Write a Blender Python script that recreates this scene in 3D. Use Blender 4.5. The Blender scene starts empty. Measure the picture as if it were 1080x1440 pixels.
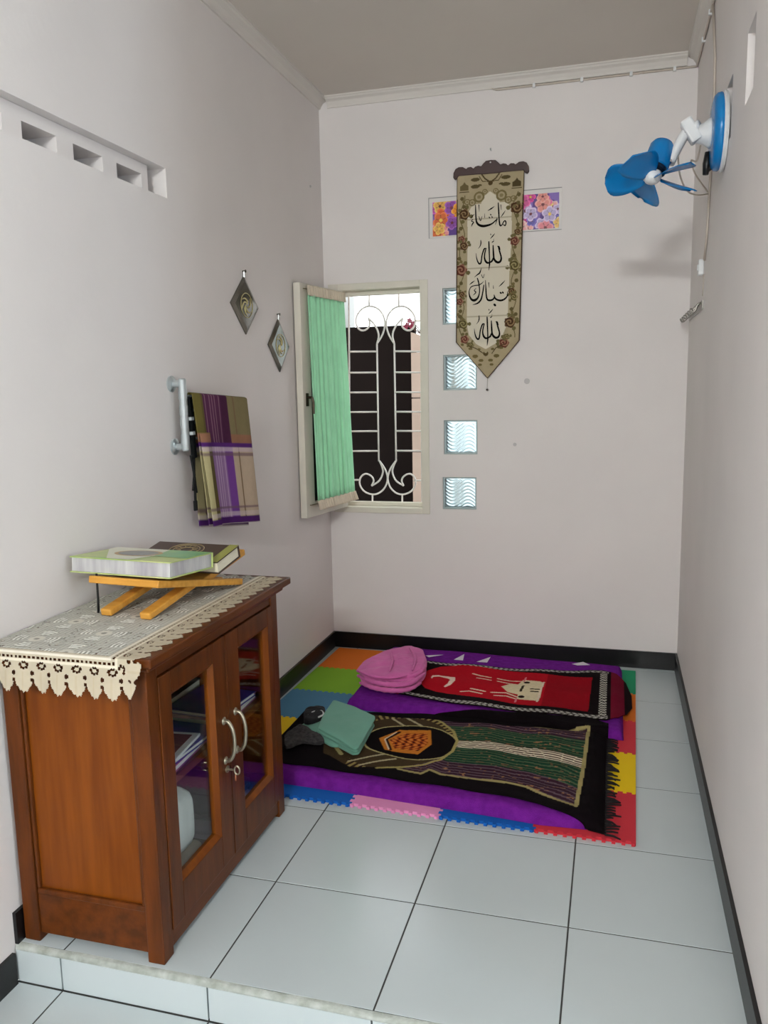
import bpy, bmesh, math, random
import numpy as np
from mathutils import Vector, Matrix

random.seed(7)
rng = np.random.default_rng(7)
scene = bpy.context.scene
COL = scene.collection

# ------------------------------------------------------------------ camera
FPX = 1144.2
YAW, PITCH, ROLL = -0.2769, -0.1506, -0.0193
CAM = np.array([0.0844, -2.3317, 1.3596])
XR, XL, YB = 0.3964, -1.3345, 1.6389          # right wall, left wall, end wall
ZC = 2.752                                     # ceiling


def cam_rows(yaw, pitch, roll):
    cy, sy, cp, sp = math.cos(yaw), math.sin(yaw), math.cos(pitch), math.sin(pitch)
    f = np.array([sy * cp, cy * cp, sp])
    r = np.array([cy, -sy, 0.0])
    u = np.cross(r, f)
    c, s = math.cos(roll), math.sin(roll)
    return c * r + s * u, -s * r + c * u, f


R_, U_, F_ = cam_rows(YAW, PITCH, ROLL)
cam_d = bpy.data.cameras.new('camera')
cam = bpy.data.objects.new('camera', cam_d)
COL.objects.link(cam)
cam_d.sensor_fit = 'VERTICAL'
cam_d.sensor_height = 36.0
cam_d.lens = FPX / 1440.0 * 36.0
cam_d.clip_start = 0.02
cam.matrix_world = Matrix(((R_[0], U_[0], -F_[0], CAM[0]), (R_[1], U_[1], -F_[1], CAM[1]),
                           (R_[2], U_[2], -F_[2], CAM[2]), (0, 0, 0, 1)))
scene.camera = cam


def px(u, v, ax, val):
    """photo pixel -> point on the plane  axis = val"""
    d = R_ * (u - 540) / FPX - U_ * (v - 720) / FPX + F_
    t = (val - CAM[ax]) / d[ax]
    return CAM + t * d


def PB(u, v, o=0.0): return px(u, v, 1, YB - o)
def PL(u, v, o=0.0): return px(u, v, 0, XL + o)
def PR(u, v, o=0.0): return px(u, v, 0, XR - o)
def PF(u, v, z=0.0): return px(u, v, 2, z)


# ------------------------------------------------------------------ light
world = bpy.data.worlds.new('world')
scene.world = world
world.use_nodes = True
wb = world.node_tree.nodes['Background']
wb.inputs['Color'].default_value = (0.93, 0.97, 1.0, 1)
wb.inputs['Strength'].default_value = 2.8
scene.view_settings.view_transform = 'Standard'
scene.view_settings.look = 'None'
scene.view_settings.exposure = 0.0
scene.view_settings.gamma = 1.0
scene.view_settings.use_curve_mapping = False

LAMP_POS = (-0.24, -4.45, 2.64)            # middle of a short tube lamp
LAMP_W = 248.0
DAY_W = 42.0


def add_light(name, kind, loc, power, color, **kw):
    d = bpy.data.lights.new(name, kind)
    d.energy = power
    d.color = color
    for k, v in kw.items():
        if k != 'rot':
            setattr(d, k, v)
    o = bpy.data.objects.new(name, d)
    o.location = loc
    if 'rot' in kw:
        o.rotation_euler = kw['rot']
    COL.objects.link(o)
    return o


# daylight entering by the window of the outer room (beyond the end of the right wall)
add_light('daylight', 'AREA', (3.62, -2.90, 1.60), DAY_W, (0.66, 0.84, 1.0), shape='RECTANGLE', size=1.3, size_y=0.8,
          rot=(0, math.radians(90), 0))


# ------------------------------------------------------------------ materials
def lin(c):
    out = []
    for x in c[:3]:
        x = x / 255.0
        out.append(x / 12.92 if x <= 0.04045 else ((x + 0.055) / 1.055) ** 2.4)
    return out


MATS = {}


def mat(name, rgb, rough=0.6, metal=0.0, var=0.0, vscale=8.0, bump=0.0, bscale=60.0, stretch=None, rgb2=None,
        trans=0.0, ior=1.45, spec=0.5, sheen=0.0, emit=None, estr=0.0, alpha=1.0, coat=0.0):
    if name in MATS:
        return MATS[name]
    m = bpy.data.materials.new(name)
    m.use_nodes = True
    nt = m.node_tree
    b = nt.nodes['Principled BSDF']
    c = lin(rgb)
    b.inputs['Base Color'].default_value = (*c, 1)
    b.inputs['Roughness'].default_value = rough
    b.inputs['Metallic'].default_value = metal
    b.inputs['Transmission Weight'].default_value = trans
    b.inputs['IOR'].default_value = ior
    b.inputs['Specular IOR Level'].default_value = spec
    b.inputs['Sheen Weight'].default_value = sheen
    b.inputs['Coat Weight'].default_value = coat
    b.inputs['Alpha'].default_value = alpha
    if emit:
        b.inputs['Emission Color'].default_value = (*lin(emit), 1)
        b.inputs['Emission Strength'].default_value = estr
    if var or rgb2 or bump:
        tc = nt.nodes.new('ShaderNodeTexCoord')
        mp = nt.nodes.new('ShaderNodeMapping')
        nt.links.new(tc.outputs['Object'], mp.inputs['Vector'])
        if stretch:
            mp.inputs['Scale'].default_value = stretch
    if var or rgb2:
        n = nt.nodes.new('ShaderNodeTexNoise')
        n.inputs['Scale'].default_value = vscale
        n.inputs['Detail'].default_value = 5.0
        nt.links.new(mp.outputs['Vector'], n.inputs['Vector'])
        r = nt.nodes.new('ShaderNodeValToRGB')
        r.color_ramp.elements[0].position = 0.32
        r.color_ramp.elements[1].position = 0.68
        c2 = lin(rgb2) if rgb2 else [min(1, x * (1 + var)) for x in c]
        c1 = c if rgb2 else [x * (1 - var) for x in c]
        r.color_ramp.elements[0].color = (*c1, 1)
        r.color_ramp.elements[1].color = (*c2, 1)
        nt.links.new(n.outputs['Fac'], r.inputs['Fac'])
        nt.links.new(r.outputs['Color'], b.inputs['Base Color'])
    if bump:
        n2 = nt.nodes.new('ShaderNodeTexNoise')
        n2.inputs['Scale'].default_value = bscale
        n2.inputs['Detail'].default_value = 3.0
        nt.links.new(mp.outputs['Vector'], n2.inputs['Vector'])
        bp = nt.nodes.new('ShaderNodeBump')
        bp.inputs['Strength'].default_value = bump
        bp.inputs['Distance'].default_value = 0.01
        nt.links.new(n2.outputs['Fac'], bp.inputs['Height'])
        nt.links.new(bp.outputs['Normal'], b.inputs['Normal'])
    MATS[name] = m
    return m


def paint_mat(name, rough=0.8, spec=0.3, bump=0.0, bscale=500, sheen=0.0):
    m = mat(name, (200, 200, 200), rough, spec=spec, bump=bump, bscale=bscale, sheen=sheen)
    nt = m.node_tree
    a = nt.nodes.new('ShaderNodeAttribute')
    a.attribute_name = 'Col'
    nt.links.new(a.outputs['Color'], nt.nodes['Principled BSDF'].inputs['Base Color'])
    return m


M_WALL = mat('wall_paint', (236, 229, 226), 0.75, var=0.025, vscale=2.2, bump=0.06, bscale=35, spec=0.25)
M_CEIL = mat('ceiling_paint', (226, 217, 208), 0.85, var=0.03, vscale=1.5, spec=0.2)
M_TRIM = mat('cornice_paint', (226, 219, 212), 0.6, spec=0.3)
M_BASE = mat('black_skirting', (16, 14, 15), 0.35, var=0.2, vscale=12)
M_TILE = mat('glazed_white_tile', (194, 203, 205), 0.18, var=0.018, vscale=3.0, spec=0.5)
M_GROUT = mat('dark_grout', (64, 64, 62), 0.9, var=0.2, vscale=25)
M_MORTAR = mat('stained_mortar', (150, 155, 146), 0.9, rgb2=(188, 193, 188), vscale=30, bump=0.3, bscale=90)
M_WINFRAME = mat('cream_window_paint', (226, 219, 205), 0.45, var=0.03, vscale=9)
M_WHITEMET = mat('white_painted_iron', (232, 226, 222), 0.4)
M_DARKGLASS = mat('window_glass', (30, 36, 34), 0.05, spec=0.6)
M_CHROME = mat('chrome', (200, 204, 205), 0.18, metal=1.0)
M_WOOD = mat('varnished_brown_wood', (74, 36, 10), 0.34, rgb2=(102, 51, 15), vscale=7, stretch=(5, 5, 0.7), bump=0.04,
             bscale=40, coat=0.0, spec=0.22)
M_WOODH = mat('varnished_brown_wood_rail', (74, 36, 10), 0.34, rgb2=(102, 51, 15), vscale=7, stretch=(5, 0.7, 5),
              bump=0.04, bscale=40, coat=0.0, spec=0.22)
M_PANEL = mat('orange_brown_wood_panel', (104, 50, 8), 0.34, rgb2=(126, 66, 14), vscale=6, stretch=(6, 6, 0.5), bump=0.03,
              bscale=40, coat=0.0, spec=0.22)
M_INT = mat('cabinet_inside_wood', (110, 62, 36), 0.6, var=0.15, vscale=9)
M_PINE = mat('honey_wood', (204, 142, 52), 0.45, rgb2=(224, 164, 72), vscale=9, stretch=(1, 6, 6))
M_BLUE = mat('blue_plastic', (8, 122, 190), 0.25, spec=0.5)
M_WPLAST = mat('white_plastic', (232, 232, 232), 0.35)
M_BLACK = mat('black_plastic', (14, 13, 14), 0.4)
M_CABLE = mat('cream_cable', (205, 192, 180), 0.5)
M_PURPLE = mat('purple_towelling', (106, 26, 134), 0.95, rgb2=(124, 36, 154), vscale=40, bump=0.5, bscale=420, sheen=0.0,
               spec=0.1)


def glass_mat():
    m = bpy.data.materials.new('clear_cabinet_glass')
    m.use_nodes = True
    nt = m.node_tree
    nt.nodes.remove(nt.nodes['Principled BSDF'])
    out = nt.nodes['Material Output']
    t = nt.nodes.new('ShaderNodeBsdfTransparent')
    t.inputs['Color'].default_value = (0.93, 0.95, 0.94, 1)
    g = nt.nodes.new('ShaderNodeBsdfGlossy')
    g.inputs['Roughness'].default_value = 0.03
    lw = nt.nodes.new('ShaderNodeLayerWeight')
    pw = nt.nodes.new('ShaderNodeMath')
    pw.operation = 'POWER'
    pw.inputs[1].default_value = 4.0
    nt.links.new(lw.outputs['Facing'], pw.inputs[0])
    fr = nt.nodes.new('ShaderNodeMath')
    fr.operation = 'MULTIPLY_ADD'
    fr.inputs[1].default_value = 0.6
    fr.inputs[2].default_value = 0.035
    nt.links.new(pw.outputs[0], fr.inputs[0])
    mx = nt.nodes.new('ShaderNodeMixShader')
    nt.links.new(fr.outputs[0], mx.inputs['Fac'])
    nt.links.new(t.outputs['BSDF'], mx.inputs[1])
    nt.links.new(g.outputs['BSDF'], mx.inputs[2])
    nt.links.new(mx.outputs['Shader'], out.inputs['Surface'])
    return m


M_GLASS = glass_mat()


# ------------------------------------------------------------------ geometry helpers
class MB:
    def __init__(self):
        self.v, self.f = [], []

    def add(self, verts, faces):
        n = len(self.v)
        self.v += [tuple(map(float, p)) for p in verts]
        self.f += [tuple(i + n for i in fc) for fc in faces]
        return self

    def box(self, a, b):
        x0, y0, z0 = a
        x1, y1, z1 = b
        return self.add([(x0, y0, z0), (x1, y0, z0), (x1, y1, z0), (x0, y1, z0), (x0, y0, z1), (x1, y0, z1), (x1, y1, z1),
                         (x0, y1, z1)],
                        [(0, 3, 2, 1), (4, 5, 6, 7), (0, 1, 5, 4), (1, 2, 6, 5), (2, 3, 7, 6), (3, 0, 4, 7)])

    def obox(self, c, ax, ay, az, hx, hy, hz):
        c, ax, ay, az = map(np.asarray, (c, ax, ay, az))
        vs = [c + sx * hx * ax + sy * hy * ay + sz * hz * az for sz in (-1, 1) for sx, sy in
              ((-1, -1), (1, -1), (1, 1), (-1, 1))]
        return self.add(vs, [(0, 3, 2, 1), (4, 5, 6, 7), (0, 1, 5, 4), (1, 2, 6, 5), (2, 3, 7, 6), (3, 0, 4, 7)])

    def tube(self, pts, r, n=8, caps=True):
        pts = [np.asarray(p, float) for p in pts]
        rs = r if hasattr(r, '__len__') else [r] * len(pts)
        rings = []
        t0 = pts[1] - pts[0]
        ref = np.array([0, 0, 1.0]) if abs(t0[2]) < 0.9 * np.linalg.norm(t0) else np.array([1.0, 0, 0])
        for i, p in enumerate(pts):
            t = pts[min(i + 1, len(pts) - 1)] - pts[max(i - 1, 0)]
            t = t / (np.linalg.norm(t) + 1e-12)
            a = np.cross(t, ref)
            a /= (np.linalg.norm(a) + 1e-12)
            b = np.cross(t, a)
            ref = np.cross(a, t)
            rings.append([p + rs[i] * (math.cos(2 * math.pi * k / n) * a + math.sin(2 * math.pi * k / n) * b) for k in
                          range(n)])
        vs = [q for rg in rings for q in rg]
        fs = []
        for i in range(len(rings) - 1):
            for k in range(n):
                k2 = (k + 1) % n
                fs.append((i * n + k, i * n + k2, (i + 1) * n + k2, (i + 1) * n + k))
        if caps:
            fs.append(tuple(range(n - 1, -1, -1)))
            fs.append(tuple((len(rings) - 1) * n + k for k in range(n)))
        return self.add(vs, fs)

    def lathe(self, c, axis, prof, n=32):
        """prof: list of (radius, distance along axis)"""
        c, axis = np.asarray(c, float), np.asarray(axis, float)
        axis /= np.linalg.norm(axis)
        ref = np.array([0, 0, 1.0]) if abs(axis[2]) < 0.9 else np.array([1.0, 0, 0])
        a = np.cross(axis, ref)
        a /= np.linalg.norm(a)
        b = np.cross(axis, a)
        vs, fs = [], []
        for r, h in prof:
            for k in range(n):
                an = 2 * math.pi * k / n
                vs.append(c + axis * h + max(r, 1e-5) * (math.cos(an) * a + math.sin(an) * b))
        for i in range(len(prof) - 1):
            for k in range(n):
                k2 = (k + 1) % n
                fs.append((i * n + k, i * n + k2, (i + 1) * n + k2, (i + 1) * n + k))
        fs.append(tuple(range(n - 1, -1, -1)))
        fs.append(tuple((len(prof) - 1) * n + k for k in range(n)))
        return self.add(vs, fs)

    def prism(self, poly, ax, ay, az, o, h):
        """polygon (2-D) in plane (ax, ay) at origin o, extruded h along az"""
        o, ax, ay, az = map(lambda q: np.asarray(q, float), (o, ax, ay, az))
        n = len(poly)
        vs = [o + p[0] * ax + p[1] * ay for p in poly] + [o + p[0] * ax + p[1] * ay + h * az for p in poly]
        fs = [tuple(range(n - 1, -1, -1)), tuple(range(n, 2 * n))]
        fs += [(i, (i + 1) % n, n + (i + 1) % n, n + i) for i in range(n)]
        return self.add(vs, fs)

    def grid(self, P, closed=False):
        """P: (nu, nv, 3) array"""
        nu, nv = P.shape[:2]
        base = len(self.v)
        self.v += [tuple(q) for q in P.reshape(-1, 3)]
        for i in range(nu - 1):
            for j in range(nv - 1):
                self.f.append((base + i * nv + j, base + (i + 1) * nv + j, base + (i + 1) * nv + j + 1, base + i * nv + j + 1))
        return self

    def build(self, name, material, parent=None, smooth=False, bevel=0.0, bseg=2, colors=None, solid=0.0, fix=True):
        me = bpy.data.meshes.new(name)
        me.from_pydata(self.v, [], self.f)
        if fix:
            bm = bmesh.new()
            bm.from_mesh(me)
            bmesh.ops.recalc_face_normals(bm, faces=bm.faces)
            bm.to_mesh(me)
            bm.free()
        me.materials.append(material)
        if colors is not None:
            at = me.color_attributes.new('Col', 'FLOAT_COLOR', 'POINT')
            at.data.foreach_set('color', np.ascontiguousarray(colors, dtype=np.float32).ravel())
        o = bpy.data.objects.new(name, me)
        COL.objects.link(o)
        if smooth:
            me.polygons.foreach_set('use_smooth', [True] * len(me.polygons))
        if solid:
            md = o.modifiers.new('solid', 'SOLIDIFY')
            md.thickness = solid
            md.offset = -1
        if bevel:
            md = o.modifiers.new('bevel', 'BEVEL')
            md.width = bevel
            md.segments = bseg
            md.limit_method = 'ANGLE'
            md.angle_limit = math.radians(40)
        if parent:
            put_under(o, parent)
        return o


def put_under(o, parent):
    o.parent = parent
    o.matrix_parent_inverse = Matrix.Translation(-Vector(parent.location)) if parent.type == 'EMPTY' else Matrix()


def tag(o, label, cat, group=None):
    o['label'] = label
    o['category'] = cat
    if group:
        o['group'] = group
    return o


def struct(o):
    o['kind'] = 'structure'
    return o


def thing(name, loc, label=None, cat=None, group=None):
    o = bpy.data.objects.new(name, None)
    o.location = loc
    o.empty_display_size = 0.05
    COL.objects.link(o)
    if label:
        tag(o, label, cat, group)
    return o


def box(name, a, b, material, parent=None, bevel=0.0, **kw):
    return MB().box(a, b).build(name, material, parent, bevel=bevel, **kw)


def catmull(pts, step):
    pts = np.asarray(pts, float)
    if len(pts) < 3:
        n = max(2, int(np.linalg.norm(pts[-1][:2] - pts[0][:2]) / step))
        return pts[0] + (pts[-1] - pts[0]) * np.linspace(0, 1, n + 1)[:, None]
    P = np.vstack([2 * pts[0] - pts[1], pts, 2 * pts[-1] - pts[-2]])
    out = []
    for i in range(1, len(P) - 2):
        n = max(2, int(np.linalg.norm(P[i + 1][:3] - P[i][:3]) / step))
        for k in range(n):
            t = k / n
            out.append(0.5 * ((2 * P[i]) + (-P[i - 1] + P[i + 1]) * t + (2 * P[i - 1] - 5 * P[i] + 4 * P[i + 1] - P[i + 2]) * t * t
                              + (-P[i - 1] + 3 * P[i] - 3 * P[i + 1] + P[i + 2]) * t ** 3))
    out.append(P[-2])
    return np.array(out)


def inpoly(X, Y, poly):
    poly = np.asarray(poly, float)
    ins = np.zeros(X.shape, bool)
    n = len(poly)
    for i in range(n):
        x0, y0 = poly[i][:2]
        x1, y1 = poly[(i + 1) % n][:2]
        c = ((y0 > Y) != (y1 > Y)) & (X < (x1 - x0) * (Y - y0) / (y1 - y0 + 1e-12) + x0)
        ins ^= c
    return ins


def dline(X, Y, pts):
    d = np.full(X.shape, 1e9)
    pts = np.asarray(pts, float)
    for a, b in zip(pts[:-1], pts[1:]):
        ab = b[:2] - a[:2]
        t = np.clip(((X - a[0]) * ab[0] + (Y - a[1]) * ab[1]) / (ab @ ab + 1e-12), 0, 1)
        d = np.minimum(d, np.hypot(X - a[0] - t * ab[0], Y - a[1] - t * ab[1]))
    return d


def vnoise(X, Y, seed=0):
    def h(i, j):
        q = np.sin(i * 127.1 + j * 311.7 + seed * 74.7) * 43758.5453
        return q - np.floor(q)
    i, j = np.floor(X), np.floor(Y)
    fx, fy = X - i, Y - j
    fx, fy = fx * fx * (3 - 2 * fx), fy * fy * (3 - 2 * fy)
    return (h(i, j) * (1 - fx) + h(i + 1, j) * fx) * (1 - fy) + (h(i, j + 1) * (1 - fx) + h(i + 1, j + 1) * fx) * fy


class Paint:
    def __init__(self, X, Y, rgb):
        self.X, self.Y = X, Y
        self.C = np.ones(X.shape + (4,))
        self.C[..., :3] = lin(rgb)

    def put(self, mask, rgb, a=1.0):
        c = np.array(lin(rgb))
        self.C[mask, :3] = self.C[mask, :3] * (1 - a) + c * a

    def poly(self, pts, rgb, a=1.0): self.put(inpoly(self.X, self.Y, pts), rgb, a)
    def line(self, pts, w, rgb, a=1.0): self.put(dline(self.X, self.Y, pts) < w / 2, rgb, a)
    def disc(self, c, r, rgb, a=1.0): self.put(np.hypot(self.X - c[0], self.Y - c[1]) < r, rgb, a)

    def noise(self, scale, amt, seed=0):
        n = vnoise(self.X * scale, self.Y * scale, seed) * 0.6 + vnoise(self.X * scale * 2.3, self.Y * scale * 2.3, seed + 3) * 0.4
        self.C[..., :3] *= (1 + amt * (n - 0.5) * 2)[..., None]


# ================================================================== the room shell
def holed_wall(name, mk, u0, u1, w0, w1, thick, holes, depth_of=None):
    """wall slab with rectangular openings. mk(u, w, d) -> point, d = depth into the wall; holes (u0,u1,w0,w1,depth or None)"""
    mb = MB()
    us = sorted({u0, u1} | {h[0] for h in holes} | {h[1] for h in holes})
    ws = sorted({w0, w1} | {h[2] for h in holes} | {h[3] for h in holes})
    idx = {}

    def V(u, w, d):
        k = (round(u, 5), round(w, 5), round(d, 5))
        if k not in idx:
            idx[k] = len(mb.v)
            mb.v.append(tuple(map(float, mk(u, w, d))))
        return idx[k]

    def q(*p): mb.f.append(tuple(V(*x) for x in p))
    for i in range(len(us) - 1):
        for j in range(len(ws) - 1):
            a, b, c, d = us[i], us[i + 1], ws[j], ws[j + 1]
            cu, cw = (a + b) / 2, (c + d) / 2
            hole = next((h for h in holes if h[0] < cu < h[1] and h[2] < cw < h[3]), None)
            if hole is None:
                q((a, c, 0), (b, c, 0), (b, d, 0), (a, d, 0))
            elif hole[4]:
                q((a, c, hole[4]), (b, c, hole[4]), (b, d, hole[4]), (a, d, hole[4]))
            if hole is None or hole[4]:
                q((a, c, thick), (a, d, thick), (b, d, thick), (b, c, thick))
    for h in holes:
        dd = h[4] or thick
        for (a, c), (b, d) in (((h[0], h[2]), (h[1], h[2])), ((h[1], h[2]), (h[1], h[3])), ((h[1], h[3]), (h[0], h[3])),
                               ((h[0], h[3]), (h[0], h[2]))):
            uu = [x for x in us if min(a, b) <= x <= max(a, b)] if a != b else [a]
            ww = [x for x in ws if min(c, d) <= x <= max(c, d)] if c != d else [c]
            pts = [(x, c) for x in uu] if a != b else [(a, x) for x in ww]
            for p, r in zip(pts[:-1], pts[1:]):
                q((p[0], p[1], 0), (r[0], r[1], 0), (r[0], r[1], dd), (p[0], p[1], dd))
    for (a, c), (b, d) in (((u0, w0), (u1, w0)), ((u1, w0), (u1, w1)), ((u1, w1), (u0, w1)), ((u0, w1), (u0, w0))):
        q((a, c, 0), (a, c, thick), (b, d, thick), (b, d, 0))
    return mb


TH = 0.13
ZL = -0.10                      # the lower floor of the outer room
YS = -0.802                     # step edge
YJ = -0.90                      # near end of the right wall
WIN = (-1.312, -0.802, 0.728, 1.878)
BLK = [(-0.730, -0.563, 1.660, 1.832), (-0.729, -0.563, 1.345, 1.516), (-0.729, -0.561, 1.030, 1.199), (-0.737, -0.566, 0.755, 0.917)]
holes = [(WIN[0], WIN[1], WIN[2], WIN[3], None)] + [(*b, None) for b in BLK]
wall_back = struct(holed_wall('wall_back', lambda u, w, d: (u, YB + d, w), XL - TH, XR + TH, ZL, ZC + 0.1, TH, holes)
                   .build('wall_back', M_WALL))
vent_y = [-0.076 - 0.2055 * k for k in range(6)]
RECESS = (-1.28, 0.150, 1.985, 2.078)
rec = [(RECESS[0], RECESS[1], RECESS[2], RECESS[3], 0.150)]
wall_left = struct(holed_wall('wall_left', lambda u, w, d: (XL - d, u, w), -6.0, YB, ZL, ZC + 0.1, TH + 0.03, rec).build('wall_left', M_WALL))
VENTS_R = [(-0.012, 0.125, 2.078, 2.255, 0.035), (0.405, 0.535, 2.078, 2.255, 0.035)]
wall_right = struct(holed_wall('wall_right', lambda u, w, d: (XR + d, u, w), YJ, YB, ZL, ZC + 0.1, TH, VENTS_R)
                    .build('wall_right', M_WALL))
# outer room (behind and to the right of the viewer)
struct(box('wall_outer_front', (XR + TH, YJ, ZL), (3.7, YJ + 0.12, ZC + 0.1), M_WALL))
struct(holed_wall('wall_outer_right', lambda u, w, d: (3.7 + d, u, w), -6.0, YJ + 0.12, ZL, ZC + 0.1, 0.12,
                  [(-3.4, -2.4, 0.85, 2.35, None)]).build('wall_outer_right', M_WALL))
struct(box('wall_outer_back', (XL - 0.1, -6.1, ZL), (3.82, -6.0, ZC + 0.1), M_WALL))
ceiling = struct(box('ceiling', (XL - 0.16, -6.1, ZC), (3.82, YB + TH, ZC + 0.1), M_CEIL))

# hollow vent slots in the left wall's recess: each a small dark-throated block
vb = MB()
for k, y0 in enumerate(vent_y):
    y1 = y0 + 0.135
    xo = XL - 0.149
    ya, yb2 = y0 - 0.0355, y1 + 0.0355
    z0, z1, zz0, zz1 = 1.986, 2.077, 2.000, 2.043
    b = MB()
    # front faces around the hole (hole proud of the recess back by 12 mm)
    xf = xo + 0.115
    b.box((xo, ya, z0), (xf, y0, z1)).box((xo, y1, z0), (xf, yb2, z1)).box((xo, y0, zz1), (xf, y1, z1)).box((xo, y0, z0), (xf, y1, zz0))
    o = b.build('vent_block', M_WALL, wall_left)
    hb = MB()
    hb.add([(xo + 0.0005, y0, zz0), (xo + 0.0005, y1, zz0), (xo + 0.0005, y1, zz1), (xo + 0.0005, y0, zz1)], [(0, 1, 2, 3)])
    hb.build('vent_shade_sheet', mat('vent_painted_shade', (96, 90, 82), 0.95, var=0.2, vscale=30), wall_left)  # dark sheet closing the slot, its colour stands in for the unlit inside

# cornices
def cornice(name, pts_fn, length_axis):
    prof = [(0.0, 0.0), (0.0, -0.046), (0.008, -0.046), (0.012, -0.036), (0.022, -0.022), (0.036, -0.014), (0.040, -0.008), (0.046, -0.006), (0.046, 0.0)]
    mb = MB()
    a, b = length_axis
    n = len(prof)
    vs = [pts_fn(a, o, ZC + h) for o, h in prof] + [pts_fn(b, o, ZC + h) for o, h in prof]
    mb.add(vs, [(i, (i + 1) % n, n + (i + 1) % n, n + i) for i in range(n)] + [tuple(range(n)), tuple(range(n, 2 * n))])
    return struct(mb.build(name, M_TRIM))


cornice('trim_1', lambda t, o, z: (XL + o, t, z), (-5.9, YB))
cornice('trim_2', lambda t, o, z: (t, YB - o, z), (XL + 0.046, XR - 0.046))
cornice('trim_3', lambda t, o, z: (XR - o, t, z), (YJ, YB))

# baseboards (black)
BBH, BBT = 0.084, 0.010
struct(box('baseboard_back', (XL + BBT, YB - BBT, 0), (XR - BBT, YB, BBH), M_BASE))
struct(box('baseboard_right', (XR - BBT, YS, 0), (XR, YB, BBH), M_BASE))
struct(box('baseboard_left', (XL, YS, 0), (XL + BBT, YB, BBH), M_BASE))
struct(box('baseboard_outer', (XL, -6.0, ZL), (XL + BBT, YS - 0.012, ZL + BBH), M_BASE))

# floors: a dark grout bed with every tile on it
floor = struct(MB().box((XL, YS + 0.012, ZL - 0.05), (XR, YB, -0.0012)).build('floor', M_GROUT))
T = 0.4
G = 0.0021
tile_cache = {}


def tile(x0, x1, y0, y1, ztop, parent, name='tile', h=0.012):
    w, d = round(x1 - x0 - 2 * G, 4), round(y1 - y0 - 2 * G, 4)
    if w < 0.01 or d < 0.01:
        return
    key = (w, d, h)
    if key not in tile_cache:
        e = 0.0008
        vs = [(0, 0, -h), (w, 0, -h), (w, d, -h), (0, d, -h), (0, 0, -e), (w, 0, -e), (w, d, -e), (0, d, -e), (e, e, 0), (w - e, e, 0),
              (w - e, d - e, 0), (e, d - e, 0)]
        fs = [(0, 3, 2, 1), (8, 9, 10, 11)]
        for i in range(4):
            j = (i + 1) % 4
            fs += [(i, j, 4 + j, 4 + i), (4 + i, 4 + j, 8 + j, 8 + i)]
        me = bpy.data.meshes.new(name)
        me.from_pydata(vs, [], fs)
        me.materials.append(M_TILE)
        tile_cache[key] = me
    o = bpy.data.objects.new(name, tile_cache[key])
    o.location = (x0 + G, y0 + G, ztop)
    COL.objects.link(o)
    o.parent = parent
    return o


xs = [XL + 0.002, -1.2, -0.8, -0.4, 0.0, XR - 0.002]
ys = [YS + 0.010, -0.4, 0.0, 0.4, 0.8, 1.2, 1.6, YB - 0.002]
for i in range(len(xs) - 1):
    for j in range(len(ys) - 1):
        tile(xs[i], xs[i + 1], ys[j], ys[j + 1], 0.0, floor)
# step: riser tiles and a stained mortar nosing
for i in range(len(xs) - 1):
    x0, x1 = xs[i] + G, xs[i + 1] - G
    box('riser_tile', (x0, YS - 0.004, ZL + 0.002), (x1, YS + 0.012, -0.013), M_TILE, floor)
nose = MB()
nx = np.linspace(XL + 0.002, XR - 0.002, 90)
P = np.zeros((len(nx), 5, 3))
for i, x in enumerate(nx):
    w = 0.004 * (vnoise(np.array(x * 14.0), np.array(3.0)) - 0.5)
    prof = [(YS - 0.003, -0.0135), (YS - 0.004 + w, -0.010), (YS - 0.001 + w, -0.003), (YS + 0.005, -0.0002), (YS + 0.0105 + w, 0.0004)]
    for j, (y, z) in enumerate(prof):
        P[i, j] = (x, y, z)
nose.grid(P).build('step_nosing', M_MORTAR, floor, smooth=True)

floor2 = struct(box('floor_lower', (XL, -6.0, ZL - 0.05), (3.7, YS + 0.012, ZL - 0.0012), M_GROUT))
xs2 = [XL + 0.002] + [-1.2 + 0.4 * k for k in range(12)] + [3.698]
ys2 = [YS - 0.005 - 0.4 * k for k in range(14)]
for i in range(len(xs2) - 1):
    for j in range(len(ys2) - 1):
        tile(xs2[i], xs2[i + 1], ys2[j + 1], ys2[j], ZL, floor2)

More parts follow.
